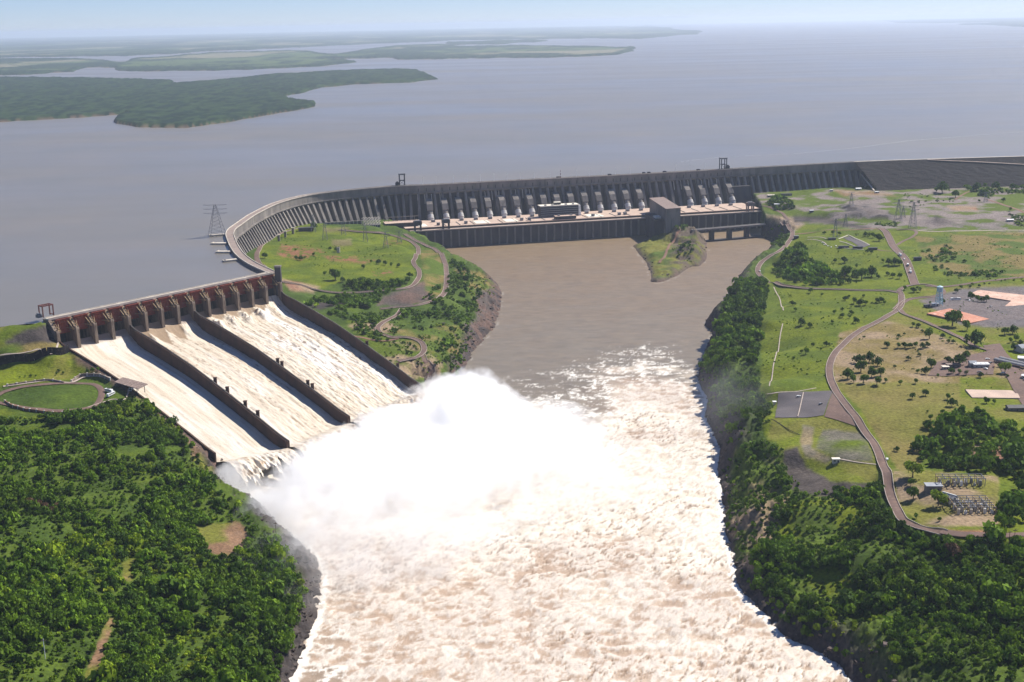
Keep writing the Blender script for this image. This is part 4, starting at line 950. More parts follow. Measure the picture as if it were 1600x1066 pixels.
# ---------------------------------------------------------------- bridge over the side channel
Ba = U(1082, 359.5, -81); Bb = U(1236, 345.2, -79); eB = Bb-Ba; LB = np.hypot(*eB[:2]); aB = math.atan2(eB[1], eB[0])
br = empty('channel_bridge', (Ba[0], Ba[1], -81), 'low road bridge on square piers over the channel right of the rocky islet', 'bridge', None, aB)
MB().box(0, LB, -6, 6, -2.6, 0).build('deck', M['concrete'], br); MB().box(0, LB, -6, -5.5, .003, 1.2).box(0, LB, 5.5, 6, .003, 1.2).build('parapet', M['concrete_light'], br)
for px in (1111.8, 1139.5, 1166.5, 1193):
    t = np.linspace(0, LB, 400); x = P(Ba[0]+eB[0]*t/LB, Ba[1]+eB[1]*t/LB, np.full(400,-90.))[0]; q = float(np.interp(px, x, t))
    MB().box(q-4, q+4, -5, 5, -34, -2.62).build('pier', M['concrete_dark'], br)
MB().box(6, LB-20, -9, 9, -36, -24.6).build('footing_sill', M['concrete_dark'], br)

# ================================================================ ROADS AND PAVING
def ribbon(name, pts, width, mat, parent=None, lift=.7, kind='structure', kerb=None, step=5, world=False):
    w_ = [tuple(g[:2]) for g in G(*zip(*pts))] if not world else pts
    L = catmull(w_, step); tn = np.gradient(L, axis=0); tn /= np.hypot(*tn.T)[:, None]+1e-9; nn = np.stack([tn[:,1], -tn[:,0]], -1)
    off = np.linspace(-width/2, width/2, 5); V = []; zc = G2(L[:,0], L[:,1]); zc = np.convolve(np.pad(zc, 3, mode='edge'), np.ones(7)/7, 'valid')
    for o_ in off:
        p = L + nn*o_; z = np.maximum(zc + lift, G2(p[:,0], p[:,1]) + lift*.6) if abs(o_) < width/2-.01 else np.maximum(zc, G2(p[:,0], p[:,1])) + lift*.5
        V.append(np.c_[p, z])
    V = np.stack(V, 1)
    o = mesh_np(name, V.reshape(-1, 3), grid_faces(len(L), 5), M[mat], parent, smooth=True)
    if kind: o['kind'] = kind
    if kerb:
        for sg in kerb:
            b = MB(); q = L + nn*sg*(width/2+.2); z = np.maximum(G2(q[:,0], q[:,1]), zc) + lift
            for i in range(len(q)-1): b.bar((*q[i], z[i]), (*q[i+1], z[i+1]), .5, .7)
            k_ = b.build('kerb', M['kerb']); k_['kind'] = 'structure'
    return o
ribbon('road', [(1376,357),(1384,363),(1390,374),(1397,387),(1410,400),(1418,413),(1424,430),(1430,446)], 12, 'asphalt', kerb=(-1,1))
ribbon('road', [(1446,447),(1470,449),(1500,446),(1540,440),(1600,434),(1660,428)], 7.5, 'asphalt', lift=.75)
ribbon('road', [(1402,480),(1409,470),(1408,461),(1405,455),(1411,450),(1424,446),(1446,445),(1468,450),(1474,458),(1462,464),(1440,466),(1420,469),(1408,477),(1399,484)], 7.5, 'asphalt', lift=.8, kerb=(1,))
ribbon('road', [(1404,458),(1385,455),(1340,454.5),(1295,453),(1250,450.5),(1218,446),(1197,439),(1187,431),(1184,422),(1190,411),(1205,400),(1218,393),(1229,384),(1237,372),(1238,362),(1232,354),(1222,347)], 7.5, 'asphalt', kerb=(-1,1), lift=.85)
ribbon('road', [(1408,463),(1408,478),(1400,487),(1385,496),(1365,507),(1345,517),(1325,532),(1307,550),(1298,566),(1296,582),(1300,600),(1310,618),(1325,638),(1343,662),(1358,685),(1372,707),(1383,735),(1389,765),(1397,790),(1408,810),(1425,823),(1450,831),(1475,834)], 7.5, 'asphalt', kerb=(-1,1), lift=.9)
ribbon('road', [(1470,833),(1500,836),(1540,837),(1570,838),(1640,838)], 7.5, 'asphalt', lift=.95)
ribbon('road', [(1406,484),(1413,491),(1430,498),(1452,506),(1475,516),(1500,528),(1520,540),(1545,548)], 7, 'asphalt', kerb=(1,), lift=1.0)
ribbon('road', [(1236,344),(1226,338),(1215,330),(1205,325),(1192,322)], 7.5, 'asphalt', lift=.9)
ribbon('road', [(1400,384),(1410,378),(1425,371),(1432,364),(1425,360),(1400,359)], 6, 'asphalt', lift=.6)
ribbon('road', [(1412,392),(1395,393),(1380,392),(1366,390)], 6, 'asphalt', lift=.65)
ribbon('dirt_track', [(1383,360),(1350,358),(1310,360),(1270,364),(1240,366)], 7, 'soil_red', lift=.6)
ribbon('dirt_track', [(1435,361),(1480,362),(1540,361),(1640,361)], 6, 'kerb', lift=.6)
ribbon('dirt_track', [(1541,312),(1560,318),(1585,326),(1620,340)], 8, 'soil_red', lift=.6)
ribbon('dirt_track', [(1492,312),(1505,304),(1520,299),(1560,296)], 5, 'soil_red', lift=.6)
ribbon('footpath', [(1209,449),(1213,458),(1219,470),(1224,486)], 1.5, 'kerb', lift=.5); ribbon('footpath', [(1223,506),(1219,525),(1214,550),(1208,575),(1202,605)], 1.3, 'kerb', lift=.5)
ribbon('footpath', [(1198,619),(1215,615),(1245,612),(1275,607)], 1.6, 'kerb', lift=.5)
ribbon('footpath', [(1205,656),(1225,668),(1250,680)], 1.0, 'rockfill', lift=.4); ribbon('footpath', [(1310,719),(1340,723),(1370,726)], 1.6, 'kerb', lift=.4)
# centre
ribbon('road', [(470,356),(450,361),(430,369),(412,381),(404,392),(401,402),(405,412),(415,421)], 8, 'asphalt', kerb=(-1,))
ribbon('road', [(440,440),(460,444),(485,451),(505,456),(560,458),(600,455),(630,452),(648,444),(655,433),(654,422),(646,410),(650,400),(654,392),(648,382),(632,374),(610,368),(585,364),(560,363),(530,360)], 7, 'asphalt', kerb=(-1,1), lift=.7)
ribbon('road', [(632,366),(650,377),(668,386),(684,394),(693,405),(697,420),(698,440),(695,458),(684,468),(665,475),(645,479),(620,481),(595,484)], 7.5, 'asphalt', kerb=(-1,1), lift=.8)
ribbon('road', [(628,483),(622,492),(608,500),(596,507),(590,515),(597,523),(612,528),(630,528),(645,530),(658,536),(663,545),(660,553),(650,560),(635,565),(622,566)], 6.5, 'asphalt', kerb=(-1,1), lift=.9)
ribbon('road', [(659,554),(664,565),(672,575),(678,581),(672,589),(664,592)], 6.5, 'asphalt', kerb=(-1,), lift=.85)
ribbon('dirt_track', [(548,525),(575,530),(600,534),(622,530)], 5, 'soil_red', lift=.6)
# west terrace
ribbon('road', [(-60,626),(-20,628),(10,632),(40,638),(75,642),(105,642),(130,640),(150,634),(158,622),(158,610),(148,602),(128,600),(100,600),(60,602),(30,606),(5,614),(-10,622),(-40,624)], 7, 'asphalt', lift=.7)
ribbon('footpath', [(5,605),(40,600),(80,596),(110,599),(130,592),(150,588),(172,592)], 3.4, 'kerb', lift=.9)
ribbon('kerb', [(130,640),(150,634),(175,625),(200,617),(222,610)], 1.6, 'kerb', lift=.9)

def draped(name, quad, mat, lift=.6, n=40):
    "quad of photo pixels laid on the ground as a fine sheet"
    a, b_, c, d = [np.array(p[:2]) for p in G(*zip(*quad))]; u, v = np.meshgrid(np.linspace(0,1,n), np.linspace(0,1,n), indexing='ij')
    p = a*((1-u)*(1-v))[..., None] + b_*(u*(1-v))[..., None] + c*(u*v)[..., None] + d*((1-u)*v)[..., None]
    z = G2(p[..., 0], p[..., 1]) + lift
    o = mesh_np(name, np.concatenate([p, z[..., None]], -1).reshape(-1, 3), grid_faces(n, n), M[mat], smooth=True); o['kind'] = 'structure'; return o
def slab(name, pts, mat, thick=.5, lift=.8, label=None):
    g = G(*zip(*pts)); z = float(np.median(g[:, 2])) + lift; w_ = [tuple(U(x, y, z)[:2]) for x, y in pts]
    b = MB().poly(w_, z-4, z); o = b.build(name, M[mat]); o['kind'] = 'structure'; return z
slab('paved_court', [(1515,459.5),(1529,453),(1600,461),(1660,462),(1660,492),(1590,498),(1554,492.5),(1580,470)], 'pink_slab', lift=1.6)
slab('paved_court', [(1448,489.5),(1484,482),(1546,498.5),(1517,504.5)], 'red_slab', lift=1.6)
slab('paved_court', [(1508.5,608.5),(1588,610),(1594,622),(1519,621)], 'roof_tan', lift=1.2)
draped('car_park', [(1216,616),(1302,611.5),(1287,650),(1211,654)], 'asphalt_grey')
draped('car_park', [(1302,612),(1314,624),(1349,672),(1288,652)], 'asphalt')
ribbon('painted_line', [(1255,615),(1251,633),(1246,653)], 1.2, 'kerb', lift=1.5)
draped('car_park', [(1318,372.5),(1327,370),(1359,384),(1346,389)], 'asphalt_grey')
draped('car_park', [(1462,567),(1556,548),(1552,586),(1450,588)], 'asphalt')
draped('car_park', [(1536,541),(1562,538),(1640,640),(1604,645)], 'asphalt')
for pl, wd in (([(1310,374),(1322,370),(1327,369),(1345,377),(1359,384)], 2.2), ([(1312,378),(1330,384),(1342,388)], 2), ([(1305,388),(1330,390),(1350,391)], 1.6)):
    ribbon('kerb', pl, wd, 'concrete_light', lift=1.4)
ribbon('kerb', [(1262,372),(1280,371),(1292,374)], 3, 'kerb', lift=1.0); ribbon('kerb', [(1262,376),(1285,378),(1292,384)], 2.4, 'kerb', lift=1.0)
ribbon('dirt_track', [(1030,412),(1040,398),(1046,384),(1056,370),(1062,360)], 5, 'soil_red', lift=.6)
ribbon('road', [(-80,512),(0,506.5),(30,503.5),(55,501),(76,499.5)], 7.5, 'asphalt', lift=.9)
# ================================================================ BUILDINGS, VEHICLES, PYLONS
def house(name, px, py, w_, d_, h_, ang, label, cat, wall='concrete_light', roof='roof_grey', gable=True, win=True, skylight=False, grp=None):
    g = G1(px, py); e = empty(name, g, label, cat, grp, ang)
    MB().box(-w_/2, w_/2, -d_/2, d_/2, -2, h_).build('wall', M[wall], e)
    if gable: r = MB().prism([(-d_/2-.8, h_+.002), (d_/2+.8, h_+.002), (0, h_+d_*.22)], -w_/2-.8, w_/2+.8, 'x').build('roof', M[roof], e)
    else: r = MB().box(-w_/2-.6, w_/2+.6, -d_/2-.6, d_/2+.6, h_+.002, h_+.6).build('roof', M[roof], e)
    if skylight:
        for x in np.linspace(-w_/2+3, w_/2-3, 3): MB().box(x-1, x+1, -1.2, 1.2, h_+.6, h_+1.3).build('roof_ventilator', M['white'], r)
    if win:
        n = max(2, int(w_/5))
        for i in range(n):
            x = -w_/2 + (i+.5)*w_/n
            if i == n//2: MB().box(x-.6, x+.6, -d_/2-.12, -d_/2-.003, 0, 2.2).build('door', M['dark'], e)
            else: MB().box(x-.9, x+.9, -d_/2-.12, -d_/2-.003, 1.1, 2.4).build('window', M['glass'], e)
    return e
house('depot_building', 1532, 574, 17, 9, 4, -.05, 'long white-roofed building beside the dark wood in the service yard', 'building', roof='white', gable=False, skylight=True)
house('depot_annex', 1519, 573, 7, 9, 5, -.05, 'small grey-roofed annex at the left end of the white-roofed building', 'building', roof='roof_grey', gable=True)
house('service_building', 1489, 574, 15, 6, 3.4, -.03, 'low brown-roofed building between two dark trees left of the yard', 'building', roof='roof_brown', gable=False, wall='concrete')
house('storage_shed', 1477, 577, 7, 5, 3, 0, 'small pale shed at the left end of the brown-roofed building', 'shed', roof='cream', gable=False)
house('warehouse', 1600, 549, 18, 14, 6, .3, 'large blue-grey roofed warehouse at the right edge, upper of two', 'warehouse', roof='roof_grey')
house('workshop', 1602, 566, 16, 10, 5, -.4, 'white-roofed workshop at the right edge below the warehouse', 'workshop', roof='white', gable=False)
house('kiosk', 1604, 592, 10, 6, 3.4, -.5, 'small white-roofed kiosk at the right edge by the asphalt lane', 'kiosk', roof='white', gable=False)
house('pavilion', 1587, 641, 18, 9, 3.6, 0, 'low dark-roofed pavilion below the pale court at the right edge', 'pavilion', roof='dark', gable=True, wall='concrete')
house('control_hut', 1458, 766, 13, 8, 4.2, -.05, 'grey flat-roofed control hut at the left of the small substation', 'hut', roof='roof_grey', gable=False, wall='concrete')
house('water_plant_hut', 1461, 478, 9, 5, 3, .1, 'white-roofed hut at the foot of the pale blue water tower', 'hut', roof='white', gable=False)
house('site_cabin', 1448, 480, 8, 4, 2.6, .1, 'dark small cabin left of the white hut by the water tower', 'cabin', roof='dark', gable=False, wall='concrete')
house('open_shed', 1300, 375, 13, 6, 3.2, 0, 'dark flat shed at the upper left of the visitor car park', 'shed', roof='dark', gable=False, wall='concrete_dark')
house('open_shed', 1318, 388, 18, 5, 3, -.06, 'dark long shed at the lower left edge of the visitor car park', 'shed', roof='dark', gable=False, wall='concrete_dark')
house('open_shed', 1340, 389, 16, 6, 3.6, -.06, 'dark long shed at the lower middle edge of the visitor car park', 'shed', roof='dark', gable=False, wall='concrete_dark')
house('open_shed', 1363.5, 391, 15, 6, 3.6, -.1, 'dark long shed at the right end of the visitor car park', 'shed', roof='dark', gable=False, wall='concrete_dark')
house('notice_shed', 1433.5, 407, 12, 5, 5, 0, 'small dark shed on the lawn right of the main road', 'shed', roof='dark', gable=False, wall='dark', win=False)
house('white_hut', 1370, 302, 9, 6, 3.2, .1, 'white roofed hut at the foot of the white dam stairway', 'hut', roof='white', gable=False)
house('white_hut', 1341, 297, 12, 7, 3.2, .1, 'white roofed hut left of the white dam stairway', 'hut', roof='white')
house('white_hut', 1299, 299, 6, 5, 3, .1, 'tiny white hut at the left of the ground under the dam', 'hut', roof='white', gable=False)
house('farm_shed', 1578, 346, 12, 6, 3.4, 0, 'white-roofed shed alone on the grass near the right edge', 'shed', roof='white')
house('gate_hut', 1306, 722, 6.5, 4, 3, 0, 'tiny pale hut among bushes on the terrace beside the brown road', 'hut', roof='cream', gable=False)
house('meter_hut', 1210, 632, 3, 3, 2.6, 0, 'tiny white box hut at the left corner of the grey car park', 'hut', roof='white', gable=False, win=False)
house('roadside_cabin', 1244, 373, 8, 6, 5, .1, 'dark cabin beside the road near the right end of the bridge', 'cabin', roof='grey', gable=False, wall='concrete_dark')
for n_, (x, y, w_, d_, rf, lb_) in enumerate([(1206,308,20,8,'cream','long pale roofed shed at the right end of the powerhouse by the bushes'),(1228,306,26,8,'dark','long dark roofed shed under the dam right of the powerhouse'),(1215,322,14,8,'white','white roofed building among rubble right of the powerhouse'),(1232,321,16,8,'roof_tan','tan roofed building beside the dark cutting'),(1268,332,8,6,'white','small white building right of the dark cutting')]):
    house('works_building', x, y, w_, d_, 4, .1, lb_, 'building', roof=rf, gable=False, wall='concrete')
# barrel-roofed parked trucks
e = empty('parking_canopy', G1(1582, 570), 'long dark barrel roofed canopy along the asphalt lane near the right edge', 'canopy', None, -1.0)
for y in (-4.5, 4.5):
    b = MB(); b.prism([(y+3.6*math.cos(a), 2.6+2.0*math.sin(a)) for a in np.linspace(0, math.pi, 9)], -20, 20, 'x'); b.build('barrel_roof', M['grey'], e)
b = MB()
for x in (-18,-6,6,18):
    b = MB().box(x-.3, x+.3, -.3, .3, -1, 4.2)
    b.build('post', M['dark'], e)

# water tower
g = G1(1467, 477); e = empty('water_tower', g, 'tall pale blue lattice water tower beside the road junction', 'water tower')
b = MB()
for sx, sy in ((-1,-1),(1,-1),(1,1),(-1,1)):
    b.bar((sx*4,sy*4,0),(sx*3,sy*3,19),.7)
for z in (5,10,15):
    s_ = 4-z/19
    for a, c in (((-1,-1),(1,-1)),((1,-1),(1,1)),((1,1),(-1,1)),((-1,1),(-1,-1))): b.bar((a[0]*s_,a[1]*s_,z),(c[0]*s_,c[1]*s_,z),.4); b.bar((a[0]*s_,a[1]*s_,z-5),(c[0]*s_,c[1]*s_,z),.3)
b.build('lattice_leg', M['pale_blue'], e)
MB().tube([(0,0,18.5),(0,0,19.2),(0,0,26),(0,0,27.5)], [3.4,4.2,4.2,.6], 16).build('tank', M['pale_blue'], e)
MB().tube([(0,0,0),(0,0,18.6)], [.8,.8], 8).build('riser_pipe', M['pale_blue'], e)

# vehicles
def vehicle(px, py, ang, kind, label, colr='white', grp=None, L_=None):
    g = G1(px, py); L_ = L_ or {'bus': 13, 'car': 5, 'truck': 10}[kind]; nm = {'bus': 'parked_bus', 'car': 'car', 'truck': 'truck'}[kind]
    e = empty(nm, (g[0], g[1], g[2]+.9), label, kind, grp, ang); W = 1.35 if kind != 'car' else .95
    if kind == 'bus':
        MB().prism([(-L_/2,.5),(L_/2,.5),(L_/2,2.0),(L_/2-.5,3.3),(-L_/2,3.3)], -W, W).build('body', M[colr], e)
        MB().box(-L_/2+.6, L_/2-1, -W-.04, W+.04, 1.7, 2.6).build('window', M['glass'], e); MB().box(-L_/4, L_/8, -.8, .8, 3.302, 3.6).build('roof_unit', M['grey'], e)
    elif kind == 'car':
        MB().prism([(-L_/2,.35),(L_/2,.35),(L_/2,.9),(L_/4,1.0),(L_/8,1.5),(-L_/3,1.5),(-L_/2,1.0)], -W, W).build('body', M[colr], e)
        MB().prism([(L_/4-.15,1.02),(L_/8,1.45),(-L_/3,1.45),(-L_/2+.3,1.05)], -W-.03, W+.03).build('window', M['glass'], e)
    else:
        MB().box(-L_/2, L_/2-2.6, -W, W, .9, 3.5).build('cargo_box', M[colr], e); MB().prism([(L_/2-2.4,.6),(L_/2,.6),(L_/2,1.8),(L_/2-.5,2.8),(L_/2-2.4,2.8)], -W+.1, W-.1).build('cab', M['grey'], e)
    for x in (-L_/2+L_*.2, L_/2-L_*.18):
        for y in (-W, W): MB().tube([(x,y-.12,.5),(x,y+.12,.5)], [.5,.5], 10).build('wheel', M['dark'], e)
    return e
def vang(a, b): p, q = G1(*a), G1(*b); return math.atan2(q[1]-p[1], q[0]-p[0])
va = vang((1413,403),(1424,430))
vehicle(1406.5, 400.5, vang((1402,396),(1412,404)), 'bus', 'white bus at the upper end of the line of vehicles on the main road', L_=15)
vehicle(1413, 406.5, va, 'car', 'white car on the main road just below the upper bus')
vehicle(1418.5, 416.5, va, 'truck', 'white truck in the middle of the line on the main road')
vehicle(1422.5, 421.5, va, 'car', 'white car directly in front of the lowest bus on the main road')
vehicle(1422.5, 427, va, 'bus', 'white bus lowest in the line of vehicles on the main road')
vehicle(1187, 425, 1.7, 'car', 'white car in the road bend above the river bank')
vehicle(1247, 383, 1.2, 'car', 'white car near the dark cabin by the bridge road')
vehicle(170.5, 613.5, vang((164,612),(176,615)), 'bus', 'white bus parked nearer the belvedere roof on the left terrace', grp=None, L_=11)
vehicle(173.5, 619.5, vang((168,622),(179,615)), 'bus', 'white bus parked at the outer edge of the left terrace', L_=13)
vehicle(1493, 470, 0, 'bus', 'white bus parked on the grey lot left of the tree island', L_=14)
vehicle(1386, 720, vang((1383,735),(1380,722)), 'car', 'white car parked at the bend of the brown road beside the lawn')
for n_, (x, y) in enumerate([(1286,381),(1289,384),(1294,386),(1299,388),(1306,386),(1310,389)]):
    vehicle(x, y, .4*n_, 'car', 'white vehicle among those crowded at the left end of the visitor car park', grp='vehicles at the visitor car park')
vehicle(1602, 596, -1.1, 'car', 'white car on the asphalt lane at the right edge'); vehicle(1556, 566, -1.0, 'car', 'white car on the lane left of the barrel canopy')

# viewpoint on the left terrace
q = [(178.5,597),(192,590.5),(231,600.5),(215.5,607.5)]; zt = -37.0; w_ = [U(x, y, zt)[:2] for x, y in q]; c = np.mean(w_, 0)
e = empty('belvedere', (c[0], c[1], -43.5), 'open belvedere with wide brown tiled roof on the bank beside the left chute', 'belvedere')
lw = [(p[0]-c[0], p[1]-c[1]) for p in w_]
r = MB().poly(lw, [6,6.6,6.2,5.6], [6.7,7.3,6.9,6.3]).build('roof', M['roof_brown'], e)
for t in np.linspace(.1,.9,7):
    a = np.array(lw[0])*(1-t)+np.array(lw[3])*t; d = np.array(lw[1])*(1-t)+np.array(lw[2])*t
    MB().bar((*a,6.65),(*d,7.25),.35,.35).build('roof_beam', M['roof_brown'], r)
for a in np.linspace(.1,.9,4):
    for b_ in (.12,.88):
        p_ = (np.array(lw[0])*(1-a)+np.array(lw[3])*a)*(1-b_) + (np.array(lw[1])*(1-a)+np.array(lw[2])*a)*b_
        MB().box(p_[0]-.3,p_[0]+.3,p_[1]-.3,p_[1]+.3,-3,6).build('post', M['concrete_dark'], e)
g = G1(206, 611); house('ticket_kiosk', 206, 611, 4, 3, 3, 0, 'small white kiosk under the edge of the belvedere roof', 'kiosk', roof='white', gable=False, wall='white')
def wallrow(name, pts, h, label, cat, posts, wallmat='concrete', postmat='concrete_light', th=1.2, ph_=.6):
    g = G(*zip(*pts)); L = catmull([tuple(p[:2]) for p in g], 5.0); z = G2(L[:,0], L[:,1]); c = np.array([*L[len(L)//2], z[len(L)//2]])
    e = empty(name, c, label, cat); b = MB()
    for i in range(len(L)-1): b.bar((L[i][0]-c[0],L[i][1]-c[1],z[i]-c[2]+h/2-1), (L[i+1][0]-c[0],L[i+1][1]-c[1],z[i+1]-c[2]+h/2-1), th, h+2)
    b.build('wall', M[wallmat], e); k = 0
    for i in range(0, len(L), posts):
        if k > 60: break
        MB().box(L[i][0]-c[0]-.8, L[i][0]-c[0]+.8, L[i][1]-c[1]-.8, L[i][1]-c[1]+.8, z[i]-c[2]-1.5, z[i]-c[2]+h+ph_).build('post', M[postmat], e); k += 1
    return e
wallrow('terrace_wall', [(8,630),(25,638),(50,643),(75,647),(98,648)], 2.6, 'brown retaining wall with white posts along the front of the left terrace', 'wall', 2, wallmat='soil_red')
wallrow('terrace_wall', [(12,604),(45,599),(78,595.5),(100,599)], 2.2, 'curved retaining wall with pale posts behind the terrace ring road', 'wall', 2, wallmat='roof_brown')
wallrow('terrace_wall', [(112,598),(125,590),(140,588),(158,590),(172,595)], 3, 'stepped pale wall left of the belvedere roof', 'wall', 2, wallmat='roof_brown')
wallrow('rock_wall', [(-30,576),(0,571),(30,566),(60,561),(90,555),(108,549)], 8.5, 'rough dark blasted rock wall above the left lawn', 'wall', 2, wallmat='rockfill', postmat='concrete', th=2.4, ph_=-1.5)
ribbon('kerb', [(-30,560),(0,557),(30,553),(60,547),(90,541),(108,538)], 2, 'kerb', lift=.9)

# lattice pylons
def pylon(px, py, h, label, grp, base=9, arms=True, mat='grey', g=None, th=.5):
    g = G1(px, py) if g is None else g; e = empty('lattice_pylon', g, label, 'pylon', grp); b = MB(); n = 6 if h < 50 else 9
    def wz(z): return base/2*(1-z/h)**1.0*.9 + base*.06
    zs = [h*(1-(1-i/n)**1.2) for i in range(n+1)]
    for sx, sy in ((-1,-1),(1,-1),(1,1),(-1,1)):
        for i in range(n): b.bar((sx*wz(zs[i]),sy*wz(zs[i]),zs[i]),(sx*wz(zs[i+1]),sy*wz(zs[i+1]),zs[i+1]),th)
    for i in range(n):
        a, c = wz(zs[i]), wz(zs[i+1])
        for (ax_,ay),(bx,by) in (((-1,-1),(1,-1)),((1,-1),(1,1)),((1,1),(-1,1)),((-1,1),(-1,-1))):
            b.bar((ax_*a,ay*a,zs[i]),(bx*c,by*c,zs[i+1]),th*.6); b.bar((bx*a,by*a,zs[i]),(ax_*c,ay*c,zs[i+1]),th*.6)
    b.build('lattice_body', M[mat], e)
    if arms:
        for z in (h*.72, h*.86, h):
            b = MB(); w2 = base*.85
            b.bar((-w2,0,z),(w2,0,z),th); b.bar((-w2,0,z),(0,0,z-h*.05),th*.7); b.bar((w2,0,z),(0,0,z-h*.05),th*.7); b.build('cross_arm', M[mat], e)
    return e
for n_, (x, y, h) in enumerate([(490,363,34),(508,375,38),(537,368,34),(571,379,38),(603,388,30),(624,380,24)]):
    pylon(x, y, h, ordn[n_] + ' lattice pylon from the left on the lawn inside the dam arc', 'pylons on the centre lawn', th=.32)
for x, y, h, lb_ in [(1426,357,50,'big lattice pylon on the open ground, right one of the tall pair'),(1403,347,44,'big lattice pylon on the open ground, left one of the tall pair'),(1330,321,26,'slim lattice pylon behind the dark spoil heap'),(1540,316,20,'slim lattice pylon near the track at the upper right'),(1321,355,26,'lattice pylon above the visitor car park on the slope'),(1305,372,36,'slim lattice pylon behind the visitor car park'),(1411,340,22,'small lattice pylon between the two tall ones')]:
    pylon(x, y, h, lb_, 'pylons below the dam on the right', th=.42 if h > 40 else .34, base=13 if h > 40 else 8)
ip = [o for o in bpy.data.objects if o.name.startswith('intake_pier')][0]
pylon(0, 0, 50, 'tall lattice pylon rising from the farthest intake pier by the arc', None, g=(ip.location[0], ip.location[1], 2.7), base=24, th=.4, mat='grey')
for x, y, lb_ in [(1576,858,'left one of two utility poles behind the brown road'),(1584,856,'right one of two utility poles behind the brown road'),(71,1030,'lone utility pole in the bushes at the lower left'),(432,842,'lone thin pole on the bank above the spray')]:
    g = G1(x, y); e = empty('utility_pole', g, lb_, 'utility pole'); MB().tube([(0,0,0),(0,0,15)],[.28,.2],8).build('pole', M['bark'] if x > 100 else M['white'], e); MB().box(-1.6,1.6,-.15,.15,13.4,13.9).build('cross_arm', M['bark'], e)
# small substation
def substation(name, cx, cy_, nx, ny, sp, h, label):
    g = G1(cx, cy_); e = empty(name, g, label, 'substation', None, -.05)
    for i in range(nx):
        b = MB(); x = (i-(nx-1)/2)*sp
        for j in range(ny): y = (j-(ny-1)/2)*sp; b.box(x-.22, x+.22, y-.22, y+.22, 0, h)
        b.box(x-.25, x+.25, -(ny-1)/2*sp-1, (ny-1)/2*sp+1, h-.7, h-.003)
        b.build('portal_frame', M['grey'] if i % 2 else M['beam_tan'], e)
    for j in range(ny): y = (j-(ny-1)/2)*sp; MB().box(-(nx-1)/2*sp-.5, (nx-1)/2*sp+.5, y-.2, y+.2, h, h+.5).build('busbar_beam', M['grey'], e)
    rr = random.Random(cx)
    for i in range(nx-1):
        for j in range(ny-1):
            x = (i-(nx-2)/2)*sp + rr.uniform(-1,1); y = (j-(ny-2)/2)*sp + rr.uniform(-1,1); hh = rr.uniform(1.6, 4.5)
            MB().box(x-1, x+1, y-.8, y+.8, -.5, hh).build('switch_cabinet', M[rr.choice(['white','grey','concrete_light'])], e)
            MB().tube([(x,y,hh),(x,y,hh+1.8)],[.3,.18],6).build('insulator', M['white'], e)
    return e
substation('substation', 1500, 757, 8, 3, 5.5, 7, 'upper rows of tan and grey portal frames of the small substation')
substation('substation', 1517, 795, 7, 6, 5.2, 6, 'lower block of portal frames and white equipment of the small substation')
g = G1(1483, 781); e = empty('valley_roof_shed', g, 'grey shed with pale ridge between the round tree and the substation', 'shed', None, -.9)
MB().box(-6,6,-3.5,3.5,-1,3.2).build('wall', M['concrete'], e); MB().prism([(-4,3.2),(4,3.2),(0,5.4)],-6.5,6.5,'x').build('roof', M['roof_grey'], e); MB().box(-6.5,6.5,-.4,.4,5.2,5.7).build('ridge_cap', M['white'], e)
# floating log boom on the reservoir
b = MB(); q = [U(x, y, 0) for x, y in ((1060,254),(1085,250),(1130,246),(1180,243),(1240,240.5),(1285,236.5),(1330,232),(1420,220),(1520,212),(1600,206),(1680,200))]
for a, c in zip(q[:-1], q[1:]):
    for k_ in range(6):
        if vnoise(a[0]/30+k_, a[1]/30) > .25:
            p0 = a+(c-a)*(k_/6+.01); p1 = a+(c-a)*((k_+1)/6-.01); b.bar(p0+np.array([0,0,.15]), p1+np.array([0,0,.15]), 1.2, .3)
lbm = b.build('log_boom', M['concrete_light']); lbm.data.materials[0] = M['white']; tag(lbm, 'thin pale broken line of floats drifting across the reservoir behind the dam', 'log boom', None, 'stuff')

for n_, (x, y, c_) in enumerate([(1543,563,'white'),(1548,569,'grey'),(1553,575,'red_paint'),(1540,578,'white'),(1530,583,'grey'),(1567,585,'white'),(1515,471,'white'),(1548,481,'grey'),(1477,494,'white'),(1248,622,'white'),(1282,633,'grey')]):
    vehicle(x, y, n_*.7, 'car', [ 'white car at the top of the asphalt yard beside the lane','grey car in the asphalt yard beside the lane','dark red car in the asphalt yard beside the lane','white car below the white-roofed building','grey car at the lower edge of the service yard','white car near the foot of the asphalt lane','white car on the grey lot above the tree island','grey car on the grey lot below the tree island','white car on the grey lot left of the reddish court','white car on the grey car park left of its line','grey car on the grey car park right of its line'][n_], c_)
